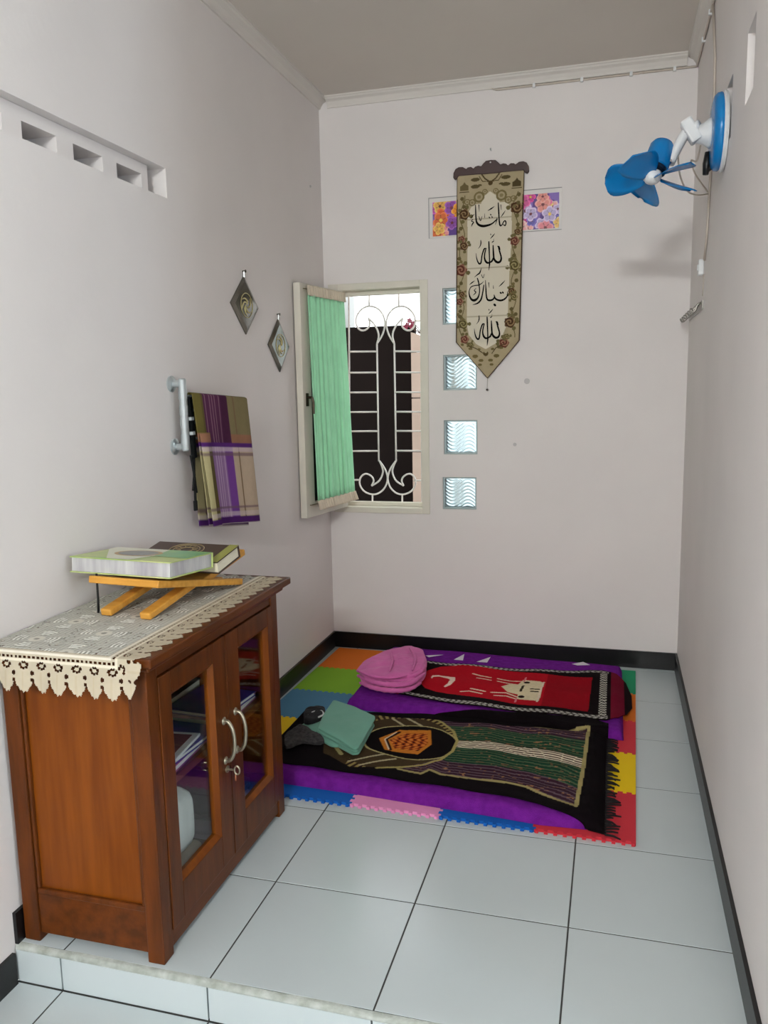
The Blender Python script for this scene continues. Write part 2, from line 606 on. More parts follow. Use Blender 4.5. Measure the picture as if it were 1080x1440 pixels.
# ================================================================== window
def make_window():
    w = struct(thing('window_1', (-1.06, YB, WIN[2])))
    x0, x1, z0, z1 = WIN
    xi0, xi1, zi0, zi1 = -1.262, -0.842, 0.757, 1.846
    f = MB()
    ya, yb_ = YB - 0.006, YB + 0.09
    f.box((x0, ya, z0), (xi0, yb_, z1)).box((xi1, ya, z0), (x1, yb_, z1)).box((xi0, ya, zi1), (xi1, yb_, z1)).box((xi0, ya, z0), (xi1, yb_, zi0))
    f.build('window_frame', M_WINFRAME, w, bevel=0.002)
    # rebate strip
    s = MB()
    s.box((xi0, YB + 0.05, zi1 - 0.022), (xi1, YB + 0.085, zi1)).box((xi0, YB + 0.05, zi0), (xi1, YB + 0.085, zi0 + 0.020))
    s.build('window_stop', M_WINFRAME, w, bevel=0.002)
    # open casement, hinged on the left, folded back against the left wall
    H = np.array([-1.246, YB - 0.018])
    Q = np.array([-1.312, 1.205])
    e = (Q - H) / np.linalg.norm(Q - H)
    L = float(np.linalg.norm(Q - H))
    n = np.array([e[1], -e[0]])
    if n[0] < 0:
        n = -n
    e3, n3, k3 = np.array([e[0], e[1], 0]), np.array([n[0], n[1], 0]), np.array([0, 0, 1.0])
    zs0, zs1 = 0.762, 1.840

    def sb(s0, s1, z0, z1, t0, t1):
        c = np.array([H[0], H[1], 0]) + e3 * (s0 + s1) / 2 + n3 * (t0 + t1) / 2 + k3 * (z0 + z1) / 2
        return (c, e3, n3, k3, (s1 - s0) / 2, (t1 - t0) / 2, (z1 - z0) / 2)
    sash = MB()
    st = 0.058
    sash.obox(*sb(0, st, zs0, zs1, -0.017, 0.017)).obox(*sb(L - 0.080, L, zs0, zs1, -0.017, 0.017))
    sash.obox(*sb(st, L - st, zs0, zs0 + 0.07, -0.017, 0.017)).obox(*sb(st, L - st, zs1 - 0.055, zs1, -0.017, 0.017))
    so = sash.build('sash', M_WINFRAME, w, bevel=0.002)
    MB().obox(*sb(st, L - st, zs0 + 0.07, zs1 - 0.055, -0.003, 0.003)).build('pane', M_DARKGLASS, so)
    hd = MB()
    hd.obox(*sb(L - 0.044, L - 0.024, 1.285, 1.345, 0.017, 0.021))
    p0 = np.array([H[0], H[1], 0]) + e3 * (L - 0.034) + n3 * 0.02 + k3 * 1.325
    hd.tube([p0, p0 + n3 * 0.025, p0 + n3 * 0.03 - k3 * 0.02, p0 + n3 * 0.03 - k3 * 0.075], 0.006, 8)
    hd.build('sash_handle', mat('dull_bronze', (70, 62, 50), 0.4, metal=0.8), so)
    for zz in (1.02, 1.62):
        hg = MB().lathe(np.array([H[0], H[1], zz]) + n3 * 0.02, (0, 0, 1), [(0.006, 0), (0.006, 0.07)], 10)
        hg.build('hinge', M_CHROME, so)
    # iron grille
    Z4 = lambda X, Y: PB(390 + X * 0.28704, 360 + Y * 0.28704, -0.10)
    r = 0.0045

    def bar(pts, curved=False, name='grille_bar'):
        pts = [Z4(*q) for q in pts]
        if curved:
            pts = [tuple(q) for q in catmull(pts, 0.008)]
        MB().tube(pts, r, 8).build(name, M_WHITEMET, w, smooth=True)
    bar([(350, 150), (356, 1240)], name='grille_bar')
    bar([(703, 150), (709, 1240)], name='grille_bar')
    bar([(488, 430), (497, 1005)])
    bar([(573, 430), (582, 1005)])
    for y in (468, 571, 668, 764, 858, 955):
        bar([(352, y + 1), (491, y)])
        bar([(577, y - 1), (707, y)])
    bar([(450, 175), (450, 248)])
    bar([(595, 175), (595, 246)])
    bar([(675, 318), (705, 317)])
    bar([(466, 1166), (466, 1240)])
    bar([(612, 1170), (612, 1240)])
    bar([(360, 1097), (403, 1097)])
    bar([(668, 1100), (708, 1100)])
    sc = [(488, 430), (515, 385), (527, 335), (518, 290), (490, 257), (450, 246), (415, 260), (390, 293), (386, 330), (400, 358), (422, 365), (443, 354), (453, 332), (446, 304)]
    leaf = [(446, 304), (474, 334), (493, 370), (496, 400), (488, 430)]
    for mir in (False, True):
        mx = (lambda q: (1061 - q[0], q[1])) if mir else (lambda q: q)
        bar([mx(q) for q in sc], True, 'grille_scroll')
        bar([mx(q) for q in leaf], True, 'grille_scroll')
    sc2 = [(500, 1003), (528, 1045), (540, 1090), (528, 1132), (500, 1160), (465, 1168), (425, 1152), (404, 1118), (408, 1085), (432, 1067), (460, 1078), (472, 1100), (462, 1126)]
    leaf2 = [(462, 1126), (500, 1100), (517, 1060), (512, 1030), (500, 1003)]
    for mir in (False, True):
        mx = (lambda q: (1081 - q[0], q[1])) if mir else (lambda q: q)
        bar([mx(q) for q in sc2], True, 'grille_scroll')
        bar([mx(q) for q in leaf2], True, 'grille_scroll')
    # ---- curtain on the casement
    cur = thing('curtain', (float(Q[0]) + 0.05, float(Q[1]), 0.77), 'mint green pleated half curtain with cream frills on the open casement', 'curtain')
    nu, nv = 110, 26

    def sheet(s0a, s1a, s0b, s1b, za, zb, amp, freq, t0, t1, ph, dz=0.0, nu=nu, nv=nv):
        P = np.zeros((nu, nv, 3))
        for i in range(nu):
            a = i / (nu - 1)
            for j in range(nv):
                b = j / (nv - 1)
                s = (s0a + (s1a - s0a) * a) * (1 - b) + (s0b + (s1b - s0b) * a) * b
                fold = math.sin(freq * 6.283 * a + ph + 0.5 * math.sin(3 * a * 6.28 + b)) + 0.5 * math.sin(freq * 2.3 * 6.283 * a + 1.0 + ph + b * 0.8)
                t = t0 + (t1 - t0) * b + amp * (0.6 + 0.5 * b) * fold
                z = za + (zb - za) * b + dz * a * b
                P[i, j] = np.array([H[0], H[1], 0]) + e3 * s + n3 * t + k3 * z
        return P
    M_MINT = mat('mint_cloth', (172, 240, 194), 0.85, var=0.05, vscale=12, bump=0.15, bscale=300, sheen=0.2, spec=0.15)
    M_CREAM = mat('cream_frill', (228, 214, 192), 0.85, var=0.05, vscale=40)
    sA, sB = L - 0.046, 0.012
    MB().grid(sheet(sA, sB, sA + 0.004, sB - 0.030, 1.792, 0.840, 0.0055, 8, 0.028, 0.046, 0.3)).build('curtain_panel', M_MINT, cur, smooth=True, solid=0.002)
    MB().grid(sheet(sA + 0.008, sB - 0.005, sA + 0.006, sB - 0.005, 1.832, 1.786, 0.004, 16, 0.030, 0.032, 0.9, nv=8)).build('top_frill', M_CREAM, cur, smooth=True, solid=0.002)
    MB().grid(sheet(sA + 0.004, sB - 0.03, sA - 0.004, sB - 0.045, 0.842, 0.796, 0.005, 17, 0.050, 0.056, 0.9, nv=8)).build('bottom_frill', M_CREAM, cur, smooth=True, solid=0.002)
    for zz in (1.815, 0.822):
        a = np.array([H[0], H[1], zz]) + e3 * (L - 0.03) + n3 * 0.024
        b = np.array([H[0], H[1], zz]) + e3 * 0.02 + n3 * 0.024
        MB().tube([a - n3 * 0.010, a, b, b - n3 * 0.010], 0.0022, 6).build('curtain_wire', mat('brass_wire', (150, 140, 110), 0.4, metal=0.7), cur)


make_window()

# ---- what lies outside the window
M_GATE = mat('dark_brown_sheet', (20, 14, 12), 0.8, var=0.2, vscale=3, spec=0.08)
M_OUT = mat('beige_outdoor_render', (164, 146, 132), 0.85, var=0.05, vscale=4)
gate = thing('metal_gate', (-1.4, YB + 0.9, ZL), 'dark brown sheet gate standing outside beyond the window grille', 'gate')
pa, pb = px(480, 461, 1, YB + 0.9), px(574, 459, 1, YB + 0.9)
box('gate_sheet', (-2.6, YB + 0.9, ZL), (pb[0] + 0.04, YB + 0.94, pa[2]), M_GATE, gate)
box('gate_rail', (-2.6, YB + 0.89, 0.30), (pb[0], YB + 0.90, 0.35), M_GATE, gate)
ow = struct(thing('wall_outside', (-1.0, YB + 0.96, ZL)))
x0o = px(577.5, 459, 1, YB + 0.8)[0]
zc_ = [ZL, 0.2, 0.585, 0.98, 1.30, 1.57]
for i in range(len(zc_) - 1):
    box('wall_slab', (x0o, YB + 0.80, zc_[i] + 0.004), (x0o + 0.2, YB + 0.88, zc_[i + 1] - 0.004), M_OUT, ow)
box('wall_slab_core', (x0o + 0.005, YB + 0.803, ZL), (x0o + 0.195, YB + 0.878, 1.565), mat('joint_grey', (96, 86, 80), 0.9), ow)
MB().prism([(0, 0), (0.2, 0), (0.2, 0.04), (0, 0.115)], (1, 0, 0), (0, 0, 1), (0, 1, 0), (x0o, YB + 0.80, 1.57), 0.08).build('wall_coping', M_OUT, ow)
struct(box('ground_outside', (-4, YB + TH, ZL - 0.05), (2.5, YB + 6, ZL), mat('outdoor_concrete', (150, 146, 140), 0.9, var=0.1, vscale=3)))
pp = px(492, 430, 1, YB + 1.2)
tag(box('gate_post', (pp[0] - 0.15, YB + 1.15, ZL), (pp[0] + 0.015, YB + 1.25, px(492, 417, 1, YB + 1.2)[2]), mat('grey_post', (175, 178, 176), 0.8)),
    'pale grey post standing behind the dark gate outside the window', 'post')
fl = thing('flowering_twig', tuple(px(577, 457, 1, YB + 0.86)), 'small twig with dark pink blossoms on top of the gate outside', 'twig')
tw = MB()
q0 = px(592, 470, 1, YB + 0.86)
for (u, v) in ((576, 452), (583, 455), (570, 457), (580, 460)):
    tw.tube([q0, (q0 + px(u + 4, v + 6, 1, YB + 0.86)) / 2 + np.array([0, 0.01, 0.008]), px(u, v, 1, YB + 0.86)], 0.0025, 5)
tw.build('twig', mat('twig_brown', (80, 60, 50), 0.8), fl)
for k, (u, v) in enumerate(((576, 451), (581, 455), (573, 457), (579, 459), (571, 460))):
    c = px(u, v, 1, YB + 0.855)
    b = MB()
    for a in range(5):
        an = a * 1.2566 + k
        d = np.array([math.cos(an), -0.4, math.sin(an)])
        s = np.array([-math.sin(an), 0, math.cos(an)])
        b.add([c, c + d * 0.010 + s * 0.007, c + d * 0.018, c + d * 0.010 - s * 0.007], [(0, 1, 2, 3)])
    b.build('blossom', mat('blossom_pink', (112, 26, 50), 0.7), fl)

# ================================================================== glass blocks
M_BLOCK = mat('wavy_glass', (214, 234, 238), 0.16, trans=0.72, ior=1.28, spec=0.5)
M_BLOCKEDGE = mat('glass_block_edge', (186, 200, 200), 0.25, trans=0.2)


def glass_block(b, label):
    x0, x1, z0, z1 = b
    t = thing('glass_block', ((x0 + x1) / 2, YB + 0.01, z0), label, 'glass block', 'glass blocks beside the window')
    n = 56
    P = np.zeros((n, n, 3))
    uu = np.linspace(0, 1, n)
    U, V = np.meshgrid(uu, uu, indexing='ij')
    wav = np.where(U < 0.5, np.sin(2 * np.pi * (8.5 * V + 1.1 * np.sin(2 * np.pi * U * 1.05))), np.sin(2 * np.pi * (8.5 * V - 1.3 * np.sin(2 * np.pi * (U - 0.5) * 1.0))))
    env = np.clip(np.minimum.reduce([U, 1 - U, V, 1 - V]) / 0.09, 0, 1)
    d = 0.0022 * wav * env
    g = 0.008
    P[..., 0] = x0 + g + (x1 - x0 - 2 * g) * U
    P[..., 2] = z0 + g + (z1 - z0 - 2 * g) * V
    P[..., 1] = YB + 0.022 - d
    mb = MB().grid(P)
    P2 = P.copy()
    P2[..., 1] = YB + 0.05
    mb.grid(P2[:: n - 1, :: n - 1])
    # sides
    for sl in (P[0], P[-1], P[:, 0], P[:, -1]):
        S = np.stack([sl, sl.copy()], 1)
        S[:, 1, 1] = YB + 0.05
        mb.grid(S)
    o = mb.build('wavy_face', M_BLOCK, t, smooth=False)
    f = MB()
    f.box((x0, YB + 0.012, z0), (x0 + g, YB + 0.10, z1)).box((x1 - g, YB + 0.012, z0), (x1, YB + 0.10, z1))
    f.box((x0 + g, YB + 0.012, z0), (x1 - g, YB + 0.10, z0 + g)).box((x0 + g, YB + 0.012, z1 - g), (x1 - g, YB + 0.10, z1))
    f.build('block_rim', M_BLOCKEDGE, t)


for b, lab in zip(BLK, ('topmost wavy glass block, half hidden behind the hanging calligraphy scroll',
                        'second wavy glass block from the top, touched by the scroll tip',
                        'third wavy glass block from the top of the column beside the window',
                        'lowest wavy glass block of the column beside the window')):
    glass_block(b, lab)


# ================================================================== wall hangings on the end wall
def flower_sheet():
    t = thing('flower_print', (-0.48, YB - 0.004, 2.066), 'glossy flower print strip in purple, orange and pink behind the scroll', 'flower print')
    z0, z1 = 2.066, 2.252
    x0, x1 = -0.793, -0.170
    box('white_border', (x0, YB - 0.004, z0), (x1, YB, z1), mat('white_vinyl', (226, 220, 216), 0.4), t)
    gr = MB()
    gl = 0.003
    gr.box((x0, YB - 0.006, z1 - gl), (x1, YB - 0.004, z1)).box((x0, YB - 0.006, z0), (x0 + gl, YB - 0.004, z1)).box((x0 + 0.4, YB - 0.0055, z0), (x1, YB - 0.004, z0 + 0.002))
    gr.build('edge_line', mat('grey_edge', (150, 146, 146), 0.6), t)
    xa, xb, za, zb = x0 + 0.020, x1 - 0.012, z0 + 0.008, z1 - 0.022
    nu, nv = 240, 66
    X, Z = np.meshgrid(np.linspace(xa, xb, nu), np.linspace(za, zb, nv), indexing='ij')
    p = Paint(X, Z, (96, 60, 140))
    w = vnoise(X * 28, Z * 28, 3)
    p.put(w > 0.6, (140, 110, 190))
    p.put(w < 0.3, (60, 40, 110))
    cols_l = [(238, 150, 40), (226, 96, 52), (240, 150, 150), (150, 80, 170), (236, 178, 90), (70, 60, 150), (224, 110, 60), (200, 90, 170)]
    cols_r = [(206, 60, 140), (236, 140, 150), (244, 178, 176), (240, 190, 110), (216, 90, 150), (110, 96, 180), (236, 150, 140), (200, 180, 220)]
    r2 = np.random.default_rng(11)
    for k in range(64):
        cx = r2.uniform(xa, xb)
        cz = r2.uniform(za, zb)
        c = (cols_l if cx < -0.5 else cols_r)[k % 8]
        R = r2.uniform(0.022, 0.042)
        an = np.arctan2(Z - cz, X - cx) + r2.uniform(0, 6)
        d = np.hypot(X - cx, Z - cz)
        rr = R * (0.72 + 0.28 * np.abs(np.cos(2.5 * an)))
        p.put(d < rr, c)
        p.put((d < rr) & (np.abs(np.cos(2.5 * an)) < 0.25), tuple(int(q * 0.72) for q in c))
        p.put((d < rr) & (d > rr * 0.8), tuple(min(255, int(q * 1.15 + 20)) for q in c), 0.7)
        p.put(d < R * 0.2, (120, 50, 60) if k % 3 else (250, 210, 90))
    P = np.stack([X, np.full_like(X, YB - 0.0055), Z], -1)
    MB().grid(P).build('flower_picture', paint_mat('flower_ink', 0.35), t, colors=p.C.reshape(-1, 4))


flower_sheet()

SX, SY = 0.0648148, 0.0648148
W2 = [[(690, 402, 14), (715, 420, 40), (750, 482, 8)],
      [(712, 425, 30), (735, 520, 32), (766, 630, 32), (765, 700, 40), (735, 745, 46), (690, 755, 48), (640, 722, 46), (610, 660, 36), (600, 550, 36), (592, 390, 22)],
      [(604, 640, 26), (572, 720, 38), (530, 752, 34), (470, 765, 42), (425, 720, 40), (405, 640, 30), (416, 540, 26), (438, 455, 22)],
      [(440, 450, 16), (402, 462, 30), (370, 540, 28), (350, 620, 28), (340, 700, 28), (325, 770, 34), (295, 785, 36), (260, 740, 28), (235, 660, 20), (222, 560, 8)],
      [(500, 308, 26), (505, 430, 32), (510, 560, 28), (515, 700, 26), (515, 800, 30), (500, 925, 8)],
      [(535, 238, 8), (580, 190, 22), (627, 133, 8)], [(568, 322, 12), (585, 310, 22), (612, 285, 10)],
      [(325, 278, 16), (328, 340, 24), (312, 400, 18), (270, 458, 6)], [(540, 140, 16), (543, 158, 16)], [(610, 246, 8), (600, 270, 8)]]
W1 = [[(706, 160, 22), (712, 300, 30), (720, 450, 28), (728, 560, 30), (740, 635, 34), (762, 655, 28), (792, 626, 22), (828, 560, 24), (860, 552, 28), (872, 605, 24), (852, 650, 26), (815, 628, 16)],
      [(765, 462, 8), (810, 400, 20), (857, 328, 8)], [(760, 202, 16), (770, 310, 8)],
      [(676, 490, 16), (676, 518, 28), (640, 548, 26), (580, 602, 30), (500, 640, 42), (380, 662, 54), (292, 640, 48), (240, 585, 40), (222, 500, 30), (215, 350, 28), (212, 205, 18)],
      [(668, 550, 18), (640, 632, 6)], [(538, 408, 22), (546, 422, 22)], [(508, 468, 22), (518, 482, 22)], [(564, 460, 22), (576, 472, 22)],
      [(478, 328, 8), (550, 285, 28), (618, 236, 8)], [(284, 205, 20), (292, 350, 6)], [(285, 455, 12), (320, 545, 16), (352, 455, 10)],
      [(410, 390, 5), (410, 475, 14)], [(112, 488, 8), (150, 440, 18), (182, 405, 8)],
      [(152, 515, 14), (124, 556, 18), (170, 578, 18), (142, 620, 26), (124, 672, 8)]]
W3 = [[(950, 615, 8), (950, 700, 26), (900, 770, 36), (820, 808, 42), (740, 800, 38), (684, 762, 34), (660, 690, 16)],
      [(672, 735, 28), (632, 790, 36), (560, 808, 42), (510, 780, 36), (490, 680, 30), (482, 550, 26), (473, 375, 12)],
      [(798, 640, 34), (812, 652, 34)], [(845, 632, 32), (857, 646, 32)], [(668, 900, 46), (684, 916, 46)],
      [(768, 508, 8), (830, 450, 24), (894, 380, 8)], [(543, 425, 18), (553, 530, 8)], [(643, 480, 5), (646, 548, 16)],
      [(437, 478, 20), (430, 540, 26), (410, 660, 28), (380, 780, 34), (330, 850, 36), (270, 885, 26), (195, 905, 6)],
      [(298, 330, 22), (320, 400, 28), (335, 480, 26), (345, 580, 24), (335, 680, 26), (300, 762, 40), (240, 805, 56), (180, 795, 46), (135, 730, 34), (118, 640, 22), (132, 565, 18), (172, 510, 20), (250, 486, 20), (330, 475, 22), (390, 440, 18), (432, 398, 6)],
      [(268, 548, 10), (230, 592, 18), (264, 626, 22), (242, 665, 20), (203, 697, 6)],
      [(232, 308, 6), (300, 250, 24), (350, 208, 30), (388, 100, 6)], [(386, 250, 12), (420, 320, 14), (448, 242, 10)],
      [(128, 467, 8), (180, 425, 24), (238, 383, 8)]]


def banner():
    yb_ = 0.014
    ztop, zs, ztip = 2.338, 1.573, 1.397
    t = thing('calligraphy_scroll', (-0.5, YB - yb_, ztip), 'long beige tapestry scroll with black Arabic calligraphy, rose border and pointed end', 'wall scroll')
    Yz = lambda Y: ztop - (Y - 135) * (ztop - zs) / (1080 - 135)

    def edges(z):
        f = np.clip((ztop - z) / (ztop - zs), 0, 1)
        xl, xr = -0.653 - 0.009 * f, -0.339 - 0.017 * f
        xm = -0.509
        g = np.clip((zs - z) / (zs - ztip), 0, 1)
        return xl + (xm - xl) * g, xr + (xm - xr) * g
    nu, nv = 150, 440
    S, Zg = np.meshgrid(np.linspace(0, 1, nu), np.linspace(ztop, ztip + 0.0005, nv), indexing='ij')
    xl, xr = edges(Zg)
    X = xl + (xr - xl) * S
    # paint in "scroll drawing" coordinates: A across 0..377, B down
    xl0, xr0 = -0.653 - 0.009 * np.clip((ztop - Zg) / (ztop - zs), 0, 1), -0.339 - 0.017 * np.clip((ztop - Zg) / (ztop - zs), 0, 1)
    A = 248 + (X - xl0) / (xr0 - xl0) * 372
    Bq = 135 + (ztop - Zg) / (ztop - zs) * 945
    p = Paint(A, Bq, (176, 160, 128))
    p.noise(0.05, 0.06, 2)
    inner = [(310, 350), (340, 300), (385, 300), (400, 262), (434, 235), (470, 262), (490, 300), (530, 300), (556, 345), (560, 500), (552, 700), (548, 980), (520, 1050), (480, 1095), (424, 1125), (370, 1095), (325, 1040), (312, 980), (312, 700)]
    p.poly(inner, (222, 212, 192))
    # vines
    for side, xs_ in ((0, 280), (1, 578)):
        yv = np.linspace(250, 1060, 60)
        p.line(np.stack([xs_ + 14 * np.sin(yv / 33 + side), yv], 1), 5, (108, 96, 62))
    r2 = np.random.default_rng(5)
    roses = [(292, 352, 33, 0), (278, 490, 21, 1), (292, 530, 26, 0), (275, 665, 36, 1), (283, 805, 20, 0), (270, 845, 22, 1), (290, 975, 30, 2), (300, 1065, 26, 1), (338, 1098, 18, 2),
             (582, 335, 36, 0), (592, 470, 20, 0), (577, 520, 27, 1), (580, 655, 33, 2), (568, 800, 23, 0), (580, 832, 22, 2), (560, 975, 34, 0), (530, 1092, 30, 1), (545, 1055, 18, 2)]
    tones = [((98, 70, 46), (70, 46, 32), (150, 124, 88)), ((124, 72, 58), (88, 48, 40), (160, 120, 96)), ((112, 100, 62), (80, 70, 42), (160, 148, 104))]
    for (cx, cy, r, k) in roses:
        for q in range(5):
            an = r2.uniform(0, 6.28)
            lx, ly = cx + math.cos(an) * r * 1.25, cy + math.sin(an) * r * 1.25
            p.disc((lx, ly), r * 0.34, (112, 102, 66))
        d = np.hypot(A - cx, Bq - cy)
        an = np.arctan2(Bq - cy, A - cx)
        p.put(d < r * (0.9 + 0.1 * np.cos(5 * an)), tones[k][0])
        sp = np.sin(d / r * 11 + an * 1.5)
        p.put((d < r * 0.86) & (sp > 0.45), tones[k][2])
        p.put((d < r * 0.9) & (sp < -0.6), tones[k][1])
    for y in (265, 310, 430, 600, 740, 900, 930):
        for xx in (275, 582):
            p.disc((xx + r2.uniform(-14, 14), y), 11, (104, 92, 58))
            p.disc((xx + r2.uniform(-16, 16), y + 18), 9, (120, 106, 70))
    # top ornament: bow, leaves, little shrines, swags
    for s in (-1, 1):
        p.line([(436, 186), (436 + s * 30, 165), (436 + s * 52, 135)], 8, (84, 70, 44))
        p.line([(436, 182), (436 + s * 44, 178), (436 + s * 62, 150)], 5, (96, 82, 52))
        for (dx, dy, r) in ((84, 165, 17), (84, 203, 17), (60, 198, 9)):
            p.put(((A - 436 - s * dx) / r / 1.5) ** 2 + ((Bq - dy) / r / 0.62) ** 2 < 1, (92, 80, 50))
        bx = 436 + s * 145
        p.poly([(bx - 24, 222), (bx - 24, 196), (bx - 8, 186), (bx, 172), (bx + 8, 186), (bx + 24, 196), (bx + 24, 222)], (84, 70, 46) if s > 0 else (112, 98, 66))
        p.line([(bx - 26, 230), (bx + 26, 230)], 5, (92, 78, 50))
        for (cx, cy, r) in ((62, 262, 30), (100, 290, 20), (30, 235, 15), (128, 285, 17)):
            d = np.hypot(A - 436 - s * cx, (Bq - cy))
            p.put((d < r) & (d > r * 0.66), (124, 110, 74))
            p.put(d < r * 0.35, (140, 126, 90))
        p.line([(436 + s * 24, 1150), (436 - 12 + s * 60, 1118), (436 - 12 + s * 105, 1100)], 5, (88, 74, 46))
        for (dx, dy, r) in ((40, 1125, 8), (62, 1165, 13), (28, 1190, 11), (34, 1215, 9), (90, 1120, 9)):
            p.put(((A - 424 - s * dx) / r / 1.3) ** 2 + ((Bq - dy) / r / 0.8) ** 2 < 1, (116, 102, 64))
    p.disc((436, 190), 13, (84, 68, 42))
    p.disc((424, 1150), 15, (92, 78, 48))
    p.disc((424, 1140), 8, (176, 164, 132))
    p.put(np.abs(A - 436) + np.abs(Bq - 150) * 1.2 < 22, (176, 160, 128))
    # crease lines and brown bound edge
    for yy in (660, 935, 385):
        p.put((np.abs(Bq - yy) < 4) & inpoly(A, Bq, inner), (190, 178, 154))
    ew = (X - xl < 0.0042) | (xr - X < 0.0042)
    p.put(ew, (74, 56, 44))
    Y = np.full_like(X, YB - yb_) + 0.0004 * np.sin(Zg * 9)
    P = np.stack([X, Y, Zg], -1)
    MB().grid(P).build('scroll_cloth', paint_mat('tapestry', 0.9, 0.15, bump=0.1, bscale=900), t, colors=p.C.reshape(-1, 4), solid=0.003)
    # lettering
    mb = MB()

    def stroke(st, ox, oy):
        pts = np.array([[ox + x * SX, oy + y * SY, w * SX] for x, y, w in st])
        c = catmull(pts, 0.45)
        C3 = np.array([PB(q[0], q[1], yb_ + 0.0042) for q in c])
        wid = c[:, 2] * 0.00175 * 1.0
        tan = np.gradient(C3, axis=0)
        nrm = np.stack([-tan[:, 2], np.zeros(len(tan)), tan[:, 0]], 1)
        nrm /= (np.linalg.norm(nrm, axis=1)[:, None] + 1e-9)
        wv = wid[:, None] * nrm * 0.96
        a, b = C3 + wv, C3 - wv
        n = len(c)
        vs = list(a) + list(b)
        mb.add(vs, [(i, i + 1, n + i + 1, n + i) for i in range(n - 1)])
        for e in (0, -1):
            k = 9
            ring = [C3[e] + wid[e] * np.array([math.cos(6.283 * q / k), 0, math.sin(6.283 * q / k)]) for q in range(k)]
            mb.add(ring, [tuple(range(k))])
    for st in W1: stroke(st, 655, 275)
    for st in W2: stroke(st, 655, 320)
    for st in W3: stroke(st, 652, 370)
    for st in W2: stroke([(x - 38, y - 62, w) for x, y, w in st], 655, 430)
    mb.build('lettering', mat('black_thread', (18, 13, 11), 0.9, spec=0.1), t, fix=False)
    # carved hanger bar
    zb0 = 2.330
    half = [(0, 0.064), (0.022, 0.062), (0.036, 0.050), (0.044, 0.040), (0.058, 0.044), (0.072, 0.041), (0.080, 0.033), (0.092, 0.042), (0.108, 0.040), (0.114, 0.034), (0.130, 0.044), (0.150, 0.045), (0.165, 0.038), (0.174, 0.022), (0.176, 0.000), (0.168, -0.010), (0.156, -0.002), (0.150, 0.006), (0.06, 0.006), (0.03, 0.004), (0, 0.004)]
    poly = half + [(-x, z) for x, z in half[-2:0:-1]]
    MB().prism(poly, (1, 0, 0), (0, 0, 1), (0, 1, 0), (-0.494, YB - 0.022, zb0), 0.018).build('hanger_bar', mat('dark_carved_wood', (62, 34, 30), 0.4), t, bevel=0.003)
    MB().lathe((-0.494, YB - 0.023, zb0 + 0.052), (0, -1, 0), [(0.004, 0), (0.004, 0.003)], 10).build('hanger_eye', M_CHROME, t)
    tb = MB().tube([(-0.509, YB - yb_, ztip), (-0.511, YB - yb_, ztip - 0.05)], 0.0008, 5)
    tb.build('tassel_cord', mat('tassel_thread', (150, 140, 120), 0.9), t)
    MB().lathe((-0.511, YB - yb_, ztip - 0.058), (0, 0, 1), [(0.001, 0), (0.0055, 0.003), (0.0055, 0.008), (0.001, 0.011)], 10).build('tassel_bead', mat('dark_bead', (40, 26, 24), 0.4), t, smooth=True)


banner()
tag(MB().tube([(-0.494, YB, 2.44), (-0.494, YB - 0.02, 2.438), (-0.494, YB - 0.022, 2.446)], 0.003, 8).build('nail', M_CHROME), 'small bent nail in the wall above the scroll hanger', 'nail')
for (u, v, r, lab) in ((741, 536, 0.014, 'round grey filler patch right of the scroll tip'), (724, 625, 0.009, 'smaller round grey filler patch below the scroll tip')):
    c = PB(u, v)
    tag(MB().lathe((c[0], YB, c[2]), (0, -1, 0), [(r, 0), (r * 0.9, 0.0015), (r * 0.3, 0.001)], 16).build('filler_patch', mat('grey_filler', (206, 200, 198), 0.9)), lab, 'wall patch')
for (u, v) in ((436, 262),):
    c = PL(u, v)
    tag(MB().lathe((XL, c[1], c[2]), (1, 0, 0), [(0.006, 0), (0.004, 0.006)], 10).build('wall_plug', mat('grey_filler', (206, 200, 198), 0.9)), 'tiny wall plug high on the left wall', 'wall plug')


